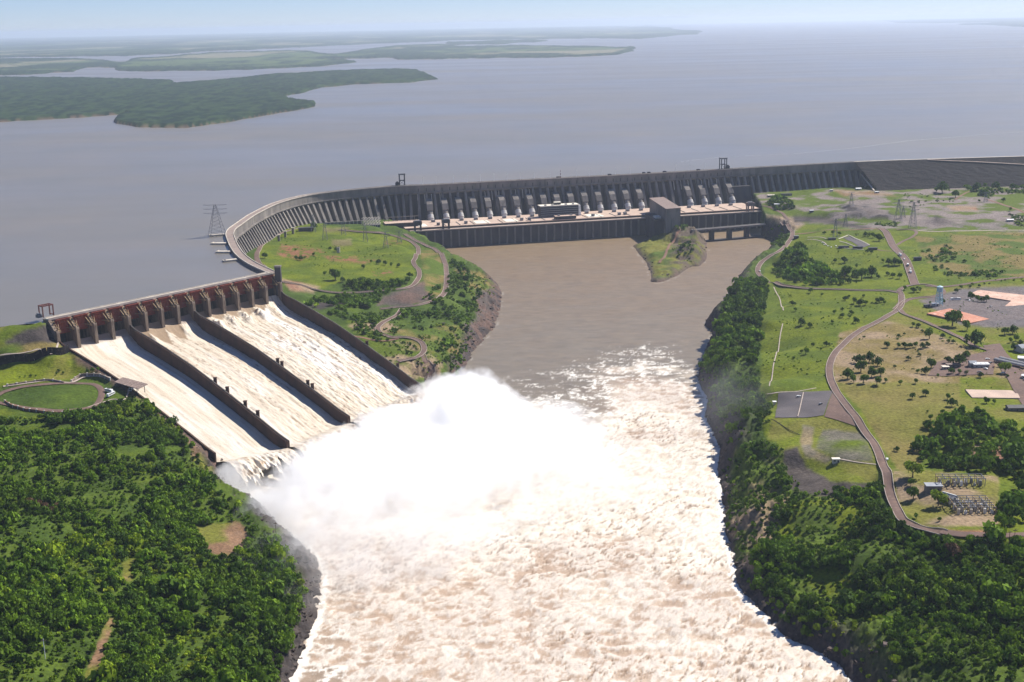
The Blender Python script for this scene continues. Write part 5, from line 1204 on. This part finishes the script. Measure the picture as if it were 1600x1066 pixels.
# ================================================================ TREES
def crown_tpl(rs, nlobe, nq, qs, flat=.75):
    "unit crown (radius ~1, base at z 0): leaf clumps (quads) scattered over uneven lobes"
    C_ = []; 
    for i in range(nlobe):
        a = rs.uniform(0, 2*math.pi); d = rs.uniform(.15, .62) if i else 0
        C_.append((d*math.cos(a), d*math.sin(a), rs.uniform(.45, .95)*flat, rs.uniform(.34, .55)))
    V = []
    for k in range(nq):
        c = C_[rs.randint(nlobe)]; v = rs.normal(size=3); v /= np.linalg.norm(v)
        if v[2] < -.25: v[2] *= -1
        r = c[3]*(1 - .35*rs.rand()**2)*(1 + .12*rs.normal())
        p = np.array(c[:3]) + v*r*np.array([1, 1, .85])
        nrm = v + rs.normal(size=3)*.45; nrm /= np.linalg.norm(nrm)
        u = np.cross(nrm, rs.normal(size=3)); u /= np.linalg.norm(u); w_ = np.cross(nrm, u)
        s = qs*rs.uniform(.6, 1.35); s2 = s*rs.uniform(.5, .9)
        V += [p - u*s - w_*s2*.6, p + u*s*.8 - w_*s2, p + u*s + w_*s2*.7, p - u*s*.7 + w_*s2]
    V = np.array(V); V[:, 2] -= min(0, V[:, 2].min())*.5; return V
rs = np.random.RandomState(5)
TPL_HI = [crown_tpl(rs, 7, 420, .115) for _ in range(5)]
TPL_MD = [crown_tpl(rs, 5, 150, .165) for _ in range(6)]
TPL_LO = [crown_tpl(rs, 4, 60, .26) for _ in range(6)]
def canopy(name, X, Y, Z, Rr, Hh, col, tpls, jit=.22, seed=1, sink=.1):
    rs = np.random.RandomState(seed); n = len(X); var = rs.randint(len(tpls), size=n); ang = rs.uniform(0, 2*math.pi, n); Vs = []; Cs = []
    for v in range(len(tpls)):
        idx = np.where(var == v)[0]
        if not len(idx): continue
        T_ = tpls[v]; c, s = np.cos(ang[idx])[:, None], np.sin(ang[idx])[:, None]
        x = (T_[None, :, 0]*c - T_[None, :, 1]*s)*Rr[idx, None] + X[idx, None]; y = (T_[None, :, 0]*s + T_[None, :, 1]*c)*Rr[idx, None] + Y[idx, None]
        z = T_[None, :, 2]*Hh[idx, None] + Z[idx, None] - sink*Hh[idx, None]
        Vs.append(np.stack([x, y, z], -1).reshape(-1, 3)); nq = len(T_)//4
        cc = np.repeat(col[idx], nq, axis=0)*(1 + jit*(rs.rand(len(idx)*nq, 1)*2-1))
        Cs.append(cc)
    V = np.concatenate(Vs); Cq = np.concatenate(Cs); nf = len(V)//4
    return mesh_np(name, V, np.arange(nf*4).reshape(-1, 4), M['leaf'], col=Cq, coldom='FACE')
GREENS = np.array([(.048,.100,.011), (.076,.145,.013), (.032,.072,.011), (.120,.190,.016), (.155,.215,.022)]) * np.array([1.6, 1.4, .9])
def scatter(poly, spacing, seed, dens=None, clear=()):
    "random points on the ground inside a photo-pixel polygon; dens(px,py,x,y) is a chance 0..1"
    rs = np.random.RandomState(seed); pz = np.array(poly, float)
    g = G(*zip(*poly)); x0, y0 = g[:, 0].min()-30, g[:, 1].min()-60; x1, y1 = g[:, 0].max()+30, g[:, 1].max()+60
    xs, ys = np.meshgrid(np.arange(x0, x1, spacing), np.arange(y0, y1, spacing)); x = xs.ravel() + rs.uniform(-.6, .6, xs.size)*spacing; y = ys.ravel() + rs.uniform(-.6, .6, xs.size)*spacing
    z = G2(x, y); px, py = P(x, y, z); k = inpoly(px, py, poly) & (z > -103) & ~inpoly(x, y, resv)
    for c in clear: k &= ~inpoly(px, py, c)
    if dens is not None: k &= rs.rand(len(x)) < dens(px, py, x, y)
    return x[k], y[k], z[k], px[k], py[k]
road_px = [[(1408,463),(1408,478),(1400,487),(1365,507),(1325,532),(1298,566),(1296,582),(1310,618),(1343,662),(1372,707),(1389,765),(1408,810),(1425,823),(1475,834),(1540,837),(1640,838)],
 [(1404,458),(1340,454.5),(1250,450.5),(1197,439),(1184,422),(1190,411),(1218,393),(1237,372),(1232,354)],
 [(632,366),(668,386),(693,405),(698,440),(684,468),(645,479),(595,484)], [(628,483),(608,500),(590,515),(612,528),(645,530),(663,545),(650,560),(622,566)],[(659,554),(672,575),(678,581),(664,592)],
 [(440,440),(505,456),(600,455),(648,444),(654,422),(646,410),(654,392),(632,374),(585,364)]]
road_w = [[tuple(q[:2]) for q in G(*zip(*r))] for r in road_px]
def offroad(x, y, d=7):
    k = np.ones(len(x), bool)
    for r in road_w: k &= dline(x, y, r) > d
    return k
def forest(name, specs, seed):
    A = []
    for poly, sp, rad, ht, dens, tone, clear in specs:
        x, y, z, px, py = scatter(poly, sp, seed, dens, clear); k = offroad(x, y, 6.5); x, y, z, px, py = x[k], y[k], z[k], px[k], py[k]
        rs = np.random.RandomState(seed+9); n = len(x); sz = (.45 + .95*rs.rand(n)**1.4)*(.65 + .7*vnoise(x/40, y/40, 5))
        big = rs.rand(n) < .09; sz[big] *= 1.5
        tn = np.clip(fbm(x/60, y/60, 91, 3)*4.2-1 + rs.uniform(-1.2, 1.2, n) + tone, 0, 4).astype(int)
        c = GREENS[tn]*(1+.18*rs.uniform(-1, 1, (n, 1)))*(.62 + .85*fbm(x/75, y/75, 93, 3))[:, None]
        A.append(np.c_[x, y, z, sz*rad, sz*ht, c]); seed += 1
    return np.concatenate(A)
def put(name, A, tp, seed, kind='stuff'):
    o = canopy(name, A[:,0], A[:,1], A[:,2], A[:,3], A[:,4], A[:,5:8], tp, seed=seed); tag(o, kind=kind); print(name, len(A), len(o.data.polygons)); return o
nz = lambda s, sc, lo, hi: (lambda px, py, x, y: ss(lo, hi, fbm(x/sc, y/sc, s, 4)))
clW = [[(305,822),(375,815),(395,845),(350,872),(322,862)], [(128,1066),(150,1005),(172,962),(182,966),(165,1020),(155,1066)], [(188,880),(214,868),(208,908),(194,908)], [(-40,664),(90,662),(200,664),(90,676),(-40,677)], [(175,703),(290,695),(302,705),(180,716)], [(185,744),(290,741),(290,751),(185,757)], [(255,875),(262,872),(268,960),(258,945)],
 [(8,600),(160,590),(238,603),(238,612),(170,632),(130,648),(90,651),(0,640)]]
Wpoly = [(-60,655),(90,652),(150,640),(190,622),(238,615),(262,640),(285,680),(320,725),(342,765),(385,805),(432,842),(462,880),(474,930),(468,975),(440,1040),(425,1110),(-60,1110)]
A1_ = forest('w', [(Wpoly, 5.2, 4.6, 6.6, lambda px,py,x,y: .12+.88*ss(.40,.54,fbm(x/38,y/38,101,4)), .3, clW)], 21)
put('bush_forest', A1_, TPL_MD, 1)
A2_ = forest('w2', [(Wpoly, 3.6, 1.9, 2.4, lambda px,py,x,y: .55+0*x, 1.2, clW[:5])], 61); put('scrub_undergrowth', A2_, TPL_LO, 2)
# brownish dry crowns on the left slope
R1p = [(1124,500),(1133,470),(1158,440),(1180,436),(1200,447),(1196,470),(1190,500),(1184,520),(1184,560),(1186,612),(1200,640),(1205,660),(1180,690),(1140,700),(1116,668),(1108,640),(1103,612),(1094,590),(1102,566),(1110,545),(1120,524)]
R2p = [(1218,412),(1228,395),(1250,380),(1262,388),(1262,405),(1275,418),(1310,428),(1345,432),(1352,443),(1300,446),(1250,446),(1218,436),(1206,425)]
R3p = [(1128,735),(1150,705),(1190,690),(1225,702),(1238,742),(1262,772),(1330,765),(1368,752),(1392,800),(1415,832),(1450,842),(1500,846),(1640,846),(1640,1120),(1370,1120),(1330,1062),(1290,1022),(1235,994),(1180,948),(1156,915),(1144,860),(1132,800)]
R4p = [(1430,712),(1432,688),(1448,672),(1462,662),(1490,652),(1530,648),(1570,664),(1590,680),(1640,680),(1640,832),(1575,832),(1560,815),(1566,790),(1550,770),(1545,755),(1552,735),(1525,735),(1500,738),(1475,738),(1445,728)]
A3_ = forest('r', [(R1p, 6.0, 4.8, 6.5, nz(111,40,.28,.48), -.1, ([(1088,590),(1112,585),(1120,620),(1122,650),(1160,700),(1120,710),(1096,640)],)), (R2p, 7.5, 5.5, 8, nz(112,45,.25,.55), -.2, ()), (R3p, 5.4, 4.6, 6.2, nz(113,45,.30,.50), .1, ([(1205,825),(1290,780),(1345,795),(1330,828),(1290,850),(1255,862)], [(1150,720),(1205,700),(1222,770),(1195,850),(1165,890),(1150,850),(1145,790)], [(1235,905),(1300,888),(1340,903),(1300,940),(1245,935)], [(1118,720),(1150,700),(1168,760),(1162,840),(1178,905),(1215,960),(1260,998),(1230,1005),(1180,960),(1150,920),(1138,860),(1124,790)], [(1218,703),(1247,698),(1264,733),(1300,750),(1362,755),(1360,769),(1290,770),(1236,760),(1222,735)])), (R4p, 8.5, 6.8, 9, lambda px,py,x,y: .95+0*x, -.8, ([(1535,748),(1560,735),(1600,760),(1560,800)],))], 31)
A3b = forest('r3', [(R3p, 4.4, 2.2, 3.0, lambda px,py,x,y: .5+0*x, 1.0, ()), (R1p, 5, 2.4, 3, lambda px,py,x,y: .4+0*x, .8, ())], 47)
near = A3_[:,1] < 1150; put('bush_forest', A3_[near], TPL_MD, 3); put('bank_forest', A3_[~near], TPL_LO + TPL_MD[:2], 4); put('scrub_undergrowth', A3b, TPL_LO, 5)
C1p = [(478,478),(500,462),(530,452),(545,440),(565,436),(590,440),(620,440),(640,446),(600,462),(588,478),(560,485),(500,486)]
C2p = [(660,470),(700,430),(706,405),(730,420),(745,440),(752,470),(740,500),(720,560),(715,590),(690,560),(670,520),(600,505),(650,492),(600,540),(560,520),(540,500),(500,488),(600,486)]
C3p = [(500,490),(560,490),(590,500),(600,560),(660,590),(700,590),(735,560),(745,500),(780,450),(740,425),(700,405),(690,480),(600,490)]
A4_ = forest('c', [(C1p, 6.5, 4.6, 5.5, nz(121,35,.25,.5), -.3, ()), (C2p, 6, 3.6, 4, nz(122,28,.42,.56), 0, ()), (C3p, 6, 1.8, 2.0, nz(123,20,.42,.6), 1.2, ()), ([(986,386),(1000,404),(1012,425),(1014,440),(1005,430),(992,405)], 5, 3, 3.6, None, 0, ()), ([(1050,390),(1075,375),(1085,385),(1080,410),(1055,405)], 6, 2.6, 3.0, nz(124,18,.4,.6), 0, ()),([(1052,352),(1062,346),(1078,352),(1070,360),(1058,362)], 5, 3.4, 4.4, None, 0, ())], 71)
put('headland_scrub', A4_, TPL_LO, 6)
A5_ = forest('n', [([(1440,395),(1480,385),(1500,400),(1520,420),(1570,425),(1560,433),(1480,432),(1450,420)], 9, 4, 3.4, nz(131,30,.4,.6), .3, ()), ([(1505,290),(1530,286),(1600,286),(1640,290),(1640,304),(1560,304),(1545,312),(1520,304)], 11, 5, 5.5, nz(132,60,.35,.6), .1, ()),
   ([(1195,318),(1215,306),(1238,316),(1240,326),(1212,330)], 6, 4.4, 5.5, None, 0, ()), ([(1184,383),(1210,352),(1228,356),(1236,375),(1222,384)], 6, 3.4, 4, nz(133,25,.3,.5), -.5, ()), ([(1575,335),(1640,340),(1640,360),(1590,354)], 8, 3.5, 3, None, .5, ()), ([(1370,345),(1405,348),(1400,356),(1365,352)], 8, 2.6, 2, None, .4, ()), ([(1395,300),(1470,300),(1500,320),(1420,325)], 14, 2.2, 1.8, nz(134,40,.45,.6), 0, ())], 81)
put('meadow_scrub', A5_, TPL_LO, 7)
# tussocks over the lawns
A6_ = forest('g', [([(1210,455),(1395,458),(1300,545),(1290,600),(1200,600),(1190,560),(1212,500)], 7.5, 1.0, .9, nz(141,35,.48,.62), .6, ()), ([(1215,375),(1390,395),(1415,440),(1215,440)], 9, 1.0, .9, nz(142,35,.5,.65), .6, ()), ([(1305,520),(1400,500),(1500,560),(1400,600),(1310,600)], 10, 1.1, .9, nz(143,25,.5,.65), .6, ()), ([(430,370),(600,370),(640,400),(600,430),(460,440)], 10, 1.0, .9, nz(144,30,.48,.62), .6, ()), ([(1390,365),(1600,365),(1640,440),(1440,440)], 10, 1.2, 1.0, nz(145,40,.45,.6), .6, ()), ([(1440,460),(1600,480),(1600,620),(1500,640),(1400,620)], 12, 1.0, 1, nz(146,30,.5,.65), .6, ())], 141)
put('lawn_tussocks', A6_, TPL_LO, 8)

# ---- boulders along the shores
M['stone'] = vcol_mat('shore_stone', nscale=1.2, namp=.35)
def rock_tpl(rs):
    V = []
    for k in range(2):
        o_ = rs.uniform(-.5, .5, 3)*(k > 0); s_ = rs.uniform(.5, 1, 3)*(1 if k == 0 else .6)
        c = np.array([(x, y, z) for z in (-.6, .6) for x, y in ((-1,-1),(1,-1),(1,1),(-1,1))])*s_*rs.uniform(.6, 1.15, (8, 1)) + rs.normal(size=(8, 3))*.12 + o_
        for f in ((0,3,2,1),(4,5,6,7),(0,1,5,4),(1,2,6,5),(2,3,7,6),(3,0,4,7)): V += [c[i] for i in f]
    return np.array(V)
ROCKS = [rock_tpl(rs) for _ in range(6)]
X_, Y_, Z_, S_ = [], [], [], []
rk = np.random.RandomState(3)
for sh, n_, wd in ((W_sh, 1500, 17), (C_sh, 1300, 22), (R_sh, 2200, 13), (I_sh + [I_sh[0]], 420, 14)):
    a_ = np.array(sh); sg = np.hypot(*np.diff(a_, axis=0).T); cum = np.r_[0, np.cumsum(sg)]; q = rk.uniform(0, cum[-1], n_)
    x = np.interp(q, cum, a_[:, 0]) + rk.normal(size=n_)*wd; y = np.interp(q, cum, a_[:, 1]) + rk.normal(size=n_)*wd; z = G2(x, y); k = (z > -109.5) & ~inpoly(x, y, resv)
    X_.append(x[k]); Y_.append(y[k]); Z_.append(z[k]); S_.append(.5 + 2.2*rk.rand(k.sum())**3)
X_, Y_, Z_, S_ = map(np.concatenate, (X_, Y_, Z_, S_)); ck = np.array([.085,.068,.06])*(.5 + 1.1*rk.rand(len(X_), 1))
o = canopy('shore_rocks', X_, Y_, Z_, S_, S_*.9, ck, ROCKS, jit=.15, seed=4, sink=0); o.data.materials[0] = M['stone']; tag(o, kind='stuff')
# ---- individual trees
def tree_mesh(tp, nm, col, seed):
    rs = np.random.RandomState(seed); T_ = tp.copy(); nq = len(T_)//4
    c = np.tile(np.array(col), (nq, 1))*(1+.28*(rs.rand(nq, 1)*2-1)); me = mesh_np(nm, T_, np.arange(nq*4).reshape(-1, 4), M['leaf'], col=c, coldom='FACE'); d = me.data; bpy.data.objects.remove(me); return d
CR = [tree_mesh(TPL_HI[i % 5], 'crown', GREENS[[0, 1, 2, 3, 0][i]], i) for i in range(5)]
CRp = tree_mesh(TPL_HI[1], 'pale_crown', (.16,.17,.06), 9); CRd = tree_mesh(TPL_HI[2], 'dry_crown', (.14,.085,.05), 10)
tb = MB().tube([(0,0,-1.0),(0,0,.2),(0,0,.55),(0.05,0.02,1.0)], [.16,.12,.09,.03], 8)
for a in (0.3, 2.2, 4.4): tb.tube([(0,0,.5),(.3*math.cos(a),.3*math.sin(a),.9),(.5*math.cos(a),.5*math.sin(a),1.25)], [.06,.045,.02], 5)
tmp = tb.build('trunk', M['bark']); TRK = tmp.data; bpy.data.objects.remove(tmp)
tree_no = 0
def tree(px, py, wpx, label, group=None, kind=0, shrub=False, tall=1.0):
    "wpx: crown width in photo pixels, (px, py) foot of the crown"
    global tree_no
    g = G1(px, py); k = math.hypot(g[1], HC-g[2])/F; r = wpx*k/2*1.12; nm = 'shrub' if shrub else 'tree'
    rr = random.Random(int(px*31+py)); h = r*(1.05 if shrub else 1.45)*tall
    e = empty(nm, g, label, 'shrub' if shrub else 'tree', group, rr.uniform(0, 6.28))
    c = bpy.data.objects.new('crown', {0: CR[tree_no % 3], 1: CR[3], 2: CRp, 3: CRd}[kind]); COL.objects.link(c); c.parent = e
    th = 0 if shrub else .12*h; c.location = (0, 0, th*.4); c.scale = (r, r*rr.uniform(.85, 1.1), h*(1.0 if not shrub else .9))
    t = bpy.data.objects.new('trunk', TRK); COL.objects.link(t); t.parent = e; t.scale = (r*.55, r*.55, max(1, h*.55))
    tree_no += 1; return e
SZ = lambda w_: 'huge' if w_ > 21 else 'large' if w_ > 15 else 'medium' if w_ > 10.5 else 'small' if w_ > 7.5 else 'tiny'
def grove(where, group, items, noun='tree'):
    items = sorted(items); n = len(items)
    for i, it in enumerate(items):
        px, py, w_ = it[:3]; kind = it[3] if len(it) > 3 else 0
        shp = {0: 'dark', 1: 'bright green', 2: 'pale green', 3: 'dry brown'}[kind]
        pos = '' if n == 1 else (('leftmost' if i == 0 else 'rightmost' if i == n-1 else (ordn[i] + ' from left')))
        sm = [q for q in items if SZ(q[2]) == SZ(w_) and (q[3] if len(q) > 3 else 0) == kind]
        lb_ = '%s %s %s %s%s' % (SZ(w_), shp, noun, where, '' if len(sm) == 1 else ', ' + pos)
        tree(px, py, w_, lb_.replace('  ', ' ').strip(), group, kind, shrub=(noun == 'shrub'))
grove('at the foot of the paved courts', 'trees below the paved courts', [(1488,510,30),(1511,516,18),(1523,541,27)])
grove('on the planted island of the grey lot', 'trees on the lot island', [(1516.6,468,14),(1528,471,11),(1541,472,13),(1533,472,8)])
grove('beside the upper court and water tower', 'trees by the water tower', [(1494,458,9),(1453,476,6),(1472,474,9),(1502,452,7),(1530,449,6),(1516,450,5)])
grove('inside the grassy roundabout', 'trees in the roundabout', [(1413,454,9),(1427,457,9),(1438,457,9),(1433,452,5)])
grove('in the loose grove on the dry lawn', 'trees in the dry lawn grove', [(1452,530,20),(1426,511,9),(1435,512,8),(1441,520,6),(1473,529,9),(1404,528,7),(1413,524,5),(1482,536,7),(1489,537,7),(1484,530,5)])
grove('in the straight hedge row on the dry lawn', 'trees in the hedge row', [(1386,544,12),(1403,544,10),(1413,544,10),(1422,544,10),(1431,543,10),(1441,545,10),(1449,543,10)])
grove('around the brown-roofed service building', 'trees round the service building', [(1455,575,18),(1446,585,13),(1482,568,12),(1499,572,21),(1509,562,16),(1487,585,12),(1510,587,9,2),(1532,590,9),(1434,584,8),(1466,590,7),(1498,585,10)])
grove('near the asphalt lane junction', 'trees by the lane junction', [(1570,584,19,1),(1569,524,14),(1582,522,15),(1584,548,14),(1587,533,12),(1578,536,10),(1594,540,10),(1561,574,7),(1574,590,6)])
grove('dotted over the open mown grass', 'trees on the mown grass', [(1407,602,9),(1430,600,10),(1446,619,13),(1425,624,12),(1480,625,12),(1487,636,16),(1541,631,12),(1554,631,8),(1436,557,6),(1419,563,8),(1398,575,6)])
grove('below the mown grass near the big wood', 'trees near the big wood', [(1448,668,13),(1454,657,10),(1471,656,10),(1433,690,12),(1401,706,9),(1472,648,9),(1424,708,4),(1449,645,5)])
grove('beside the substation and the brown road', 'trees by the substation', [(1426,746,28,1),(1427,780,24),(1466,791,26,1),(1468,815,8),(1573,672,18,1),(1423,760,14),(1432,811,10),(1545,822,5)])
grove('in the clump beside the curving road', 'trees in the road clump', [(1324,592,19),(1334,598,14),(1345,582,22),(1349,600,17),(1362,590,19),(1370,602,16),(1376,588,17),(1341,568,15),(1358,566,18),(1371,572,16),(1383,598,9)])
grove('on the lawn above the left-running road', 'trees above the cross road', [(1320,434,22),(1346,438,22),(1361.6,433,19),(1372,436,8),(1302.5,440,14),(1313,444,9),(1326,443,10),(1335,432,13)])
grove('on the upper lawn below the visitor car park', 'trees below the visitor car park', [(1319,411,11),(1304.5,411,8),(1380,410,6),(1388,414,12),(1398,415,13),(1405,415,11),(1394,435,10),(1405,436,11),(1386.6,431,7),(1339,419,8),(1330,423,7),(1355,395,6),(1362,397,7),(1283,424,8),(1291,427,7),(1310,395,4)])
grove('above the visitor car park', 'trees above the visitor car park', [(1364,372,10),(1373,377,13),(1352,370,8),(1301,366,7),(1312,368,7),(1288,366,5),(1358,369,6)])
grove('just below the straight cross road', 'trees below the cross road', [(1266,458,9),(1284,463,6),(1321,470,8),(1334,475,12),(1344,478,12),(1352,477,9),(1371,474,9),(1377,473,10),(1382,476,7),(1326,466,6),(1349,465,6)])
grove('scattered over the long green lawn', 'trees on the long green lawn', [(1252,509,13),(1291,542,10),(1337,506,12),(1304,491,8),(1316,497,9),(1327,498,7),(1259,554,13),(1243,487,7),(1300,505,6),(1330,492,8),(1265,512,9),(1238,478,9),(1270,542,8),(1282,548,6),(1252,552,7),(1316,486,6),(1240,562,5)])
grove('at the foot of the rockfill embankment', 'trees under the embankment', [(1472,302,20),(1493,309,14),(1526,299,15),(1538,294,9),(1556,297,14),(1512,298,8),(1568,316,8),(1530,316,5),(1463,300,9),(1582,297,11),(1578,330,7)])
grove('on the wide lawn inside the dam arc', 'trees inside the dam arc', [(524,438,21),(507.7,431,8),(470,407,9),(462,393,5),(414,404,11),(526,394,9),(490,358,12),(490,400,6),(568,420,8),(592,413,9),(602,415,9),(612,417,8),(623,418,7),(580,411,6),(516,391,6),(463,406,7),(535,441,9),(476,405,5)])
grove('along the dark hedge at the lower lawn edge', 'trees along the lawn edge hedge', [(553,446,12),(565,448,12),(577,450,13),(590,450,12),(602,452,12),(614,452,11),(626,448,12),(636,444,11),(640,434,9)])
grove('on the left lawn above the terrace', 'trees on the left lawn', [(136.6,583,7),(144.5,582,9),(152.5,581,8),(88,587,5),(92,582,5),(99,585,5),(31,591,4),(40,590,4),(48,590,5),(56,589,4),(127,585,4)])
for i, (x, y) in enumerate([(46,787),(60,790),(70,794),(82,800),(90,795),(14,772)]): tree(x, y, 16, ['second','third','fourth','fifth','rightmost','leftmost'][i] + ' dry brown bush from the left on the left slope' if i < 4 else ['rightmost','leftmost'][i-4] + ' dry brown bush on the left slope', 'dry brown bushes', 3, True)
tree(1488, 868, 22, 'dry brown tree crown amid the dark lower right forest', None, 3)
# saplings that nothing tells apart
def saplings(poly, n, w0, w1, label, group, seed):
    rs = random.Random(seed); xs = [p[0] for p in poly]; ys = [p[1] for p in poly]; k = 0
    while k < n:
        x, y = rs.uniform(min(xs), max(xs)), rs.uniform(min(ys), max(ys))
        if inpoly(np.array([x]), np.array([y]), poly)[0]: tree(x, y, rs.uniform(w0, w1), label, group, rs.choice([0, 0, 1]), True); k += 1
saplings([(1240,540),(1285,540),(1290,585),(1245,590)], 18, 2.5, 4, 'tiny planted shrub in the lower rows of the long green lawn', 'shrubs in the lower lawn', 1)
saplings([(1225,460),(1390,462),(1330,500),(1230,500)], 16, 2.5, 5, 'tiny shrub dotted over the green lawn south of the cross road', 'shrubs south of the cross road', 2)
saplings([(1500,445),(1570,438),(1580,441),(1500,449)], 6, 3, 4.5, 'tiny shrub in the row along the upper road edge', 'shrubs along the upper road', 3)
saplings([(1330,364),(1372,370),(1372,374),(1335,368)], 8, 2.5, 4, 'tiny shrub in the row above the visitor car park', 'shrub row above the car park', 4)
# ================================================================ SPRAY
def spray(name, blobs, seed=0, cut=.10):
    "one closed volume of mist; its density is a sum of soft ellipsoids broken up by noise"
    los = np.min([np.array(c)-np.array(r)*1.02 for c, r, d in blobs], 0); his = np.max([np.array(c)+np.array(r)*1.02 for c, r, d in blobs], 0); los[2] = ZR-2
    m = bpy.data.materials.new('spray_mist'); m.use_nodes = True; nt = m.node_tree; nt.nodes.clear()
    out = nt.nodes.new('ShaderNodeOutputMaterial'); pv = nt.nodes.new('ShaderNodeVolumePrincipled'); nt.links.new(pv.outputs[0], out.inputs['Volume'])
    pv.inputs['Color'].default_value = (.992, .990, .986, 1); pv.inputs['Anisotropy'].default_value = .0
    geo = nt.nodes.new('ShaderNodeNewGeometry')
    def mth(op, a, b=None, c=None, clamp=False):
        n = nt.nodes.new('ShaderNodeMath'); n.operation = op; n.use_clamp = clamp
        for i, v in enumerate((a, b, c)):
            if v is None: continue
            if isinstance(v, (int, float)): n.inputs[i].default_value = float(v)
            else: nt.links.new(v, n.inputs[i])
        return n.outputs[0]
    def noise(scale, det, w):
        n = nt.nodes.new('ShaderNodeTexNoise'); n.noise_dimensions = '3D'; n.inputs['Scale'].default_value = scale; n.inputs['Detail'].default_value = det
        mp = nt.nodes.new('ShaderNodeVectorMath'); mp.operation = 'ADD'; mp.inputs[1].default_value = (w*131., w*57., w*17.); nt.links.new(geo.outputs['Position'], mp.inputs[0]); nt.links.new(mp.outputs[0], n.inputs['Vector']); return n
    n1_ = noise(1/34, 3, 1+seed); n2_ = noise(1/10, 5, 2+seed)
    nn_ = mth('ADD', mth('MULTIPLY', n1_.outputs[0], .60), mth('MULTIPLY', n2_.outputs[0], .40))   # about .5 mean
    tot = None
    for c, r, d in blobs:
        v1 = nt.nodes.new('ShaderNodeVectorMath'); v1.operation = 'SUBTRACT'; nt.links.new(geo.outputs['Position'], v1.inputs[0]); v1.inputs[1].default_value = tuple(map(float, c))
        v2 = nt.nodes.new('ShaderNodeVectorMath'); v2.operation = 'DIVIDE'; nt.links.new(v1.outputs[0], v2.inputs[0]); v2.inputs[1].default_value = tuple(map(float, r))
        v3 = nt.nodes.new('ShaderNodeVectorMath'); v3.operation = 'LENGTH'; nt.links.new(v2.outputs[0], v3.inputs[0])
        f = mth('SUBTRACT', 1.0, v3.outputs['Value'])                        # 1 centre, 0 rim
        gk = 2.0 if d > .045 else 1.0
        f = mth('ADD', mth('MULTIPLY', f, 1.25*gk), mth('MULTIPLY', mth('SUBTRACT', nn_, .525), 3.4*gk))
        f = mth('MULTIPLY', mth('MAXIMUM', f, 0.0), mth('GREATER_THAN', 1.0, v3.outputs['Value']))
        f = mth('MULTIPLY', mth('MINIMUM', f, 1.0), d)
        tot = f if tot is None else mth('ADD', tot, f)
    nt.links.new(tot, pv.inputs['Density'])
    c0 = (los+his)/2; o = MB().box(*[q for k in range(3) for q in (los[k]-c0[k], his[k]-c0[k])]).build(name, m); o.location = tuple(c0)
    return tag(o, kind='stuff')
def B(px, py, z, r, d): p = U(px, py, z); return (p, r, d)
spray('spray_cloud', [
  B(645, 712, -90, (98, 120, 44), .075), B(735, 660, -78, (68, 90, 52), .085), B(742, 628, -58, (36, 44, 42), .07), B(835, 690, -88, (88, 115, 38), .045),
  B(552, 742, -92, (85, 100, 36), .06), B(452, 788, -96, (70, 70, 32), .035), B(640, 810, -98, (160, 150, 34), .016), B(880, 740, -98, (110, 150, 26), .014),
  B(612, 678, -82, (58, 52, 30), .06), B(690, 618, -84, (50, 50, 26), .06), B(520, 850, -100, (130, 150, 28), .012), B(430, 800, -95, (50, 60, 30), .02), B(402, 775, -95, (42, 48, 22), .045), B(362, 750, -93, (24, 28, 18), .06), B(492, 745, -92, (48, 46, 22), .045), B(700, 730, -92, (110, 110, 36), .05)])
spray('bank_mist', [B(1150, 630, -72, (60, 120, 40), .0016)], 3)
HAZE_D = 2.7e-5
# ================================================================ HAZE
hz = bpy.data.materials.new('haze_air'); hz.use_nodes = True; hn = hz.node_tree; hn.nodes.clear()
ho = hn.nodes.new('ShaderNodeOutputMaterial'); hv = hn.nodes.new('ShaderNodeVolumePrincipled')
hv.inputs['Color'].default_value = (.72, .83, 1.0, 1); hv.inputs['Density'].default_value = HAZE_D; hv.inputs['Anisotropy'].default_value = .25
hn.links.new(hv.outputs[0], ho.inputs['Volume'])
tag(MB().box(-95000, 95000, -3000, 100000, -123, 420).build('haze', hz), kind='stuff')
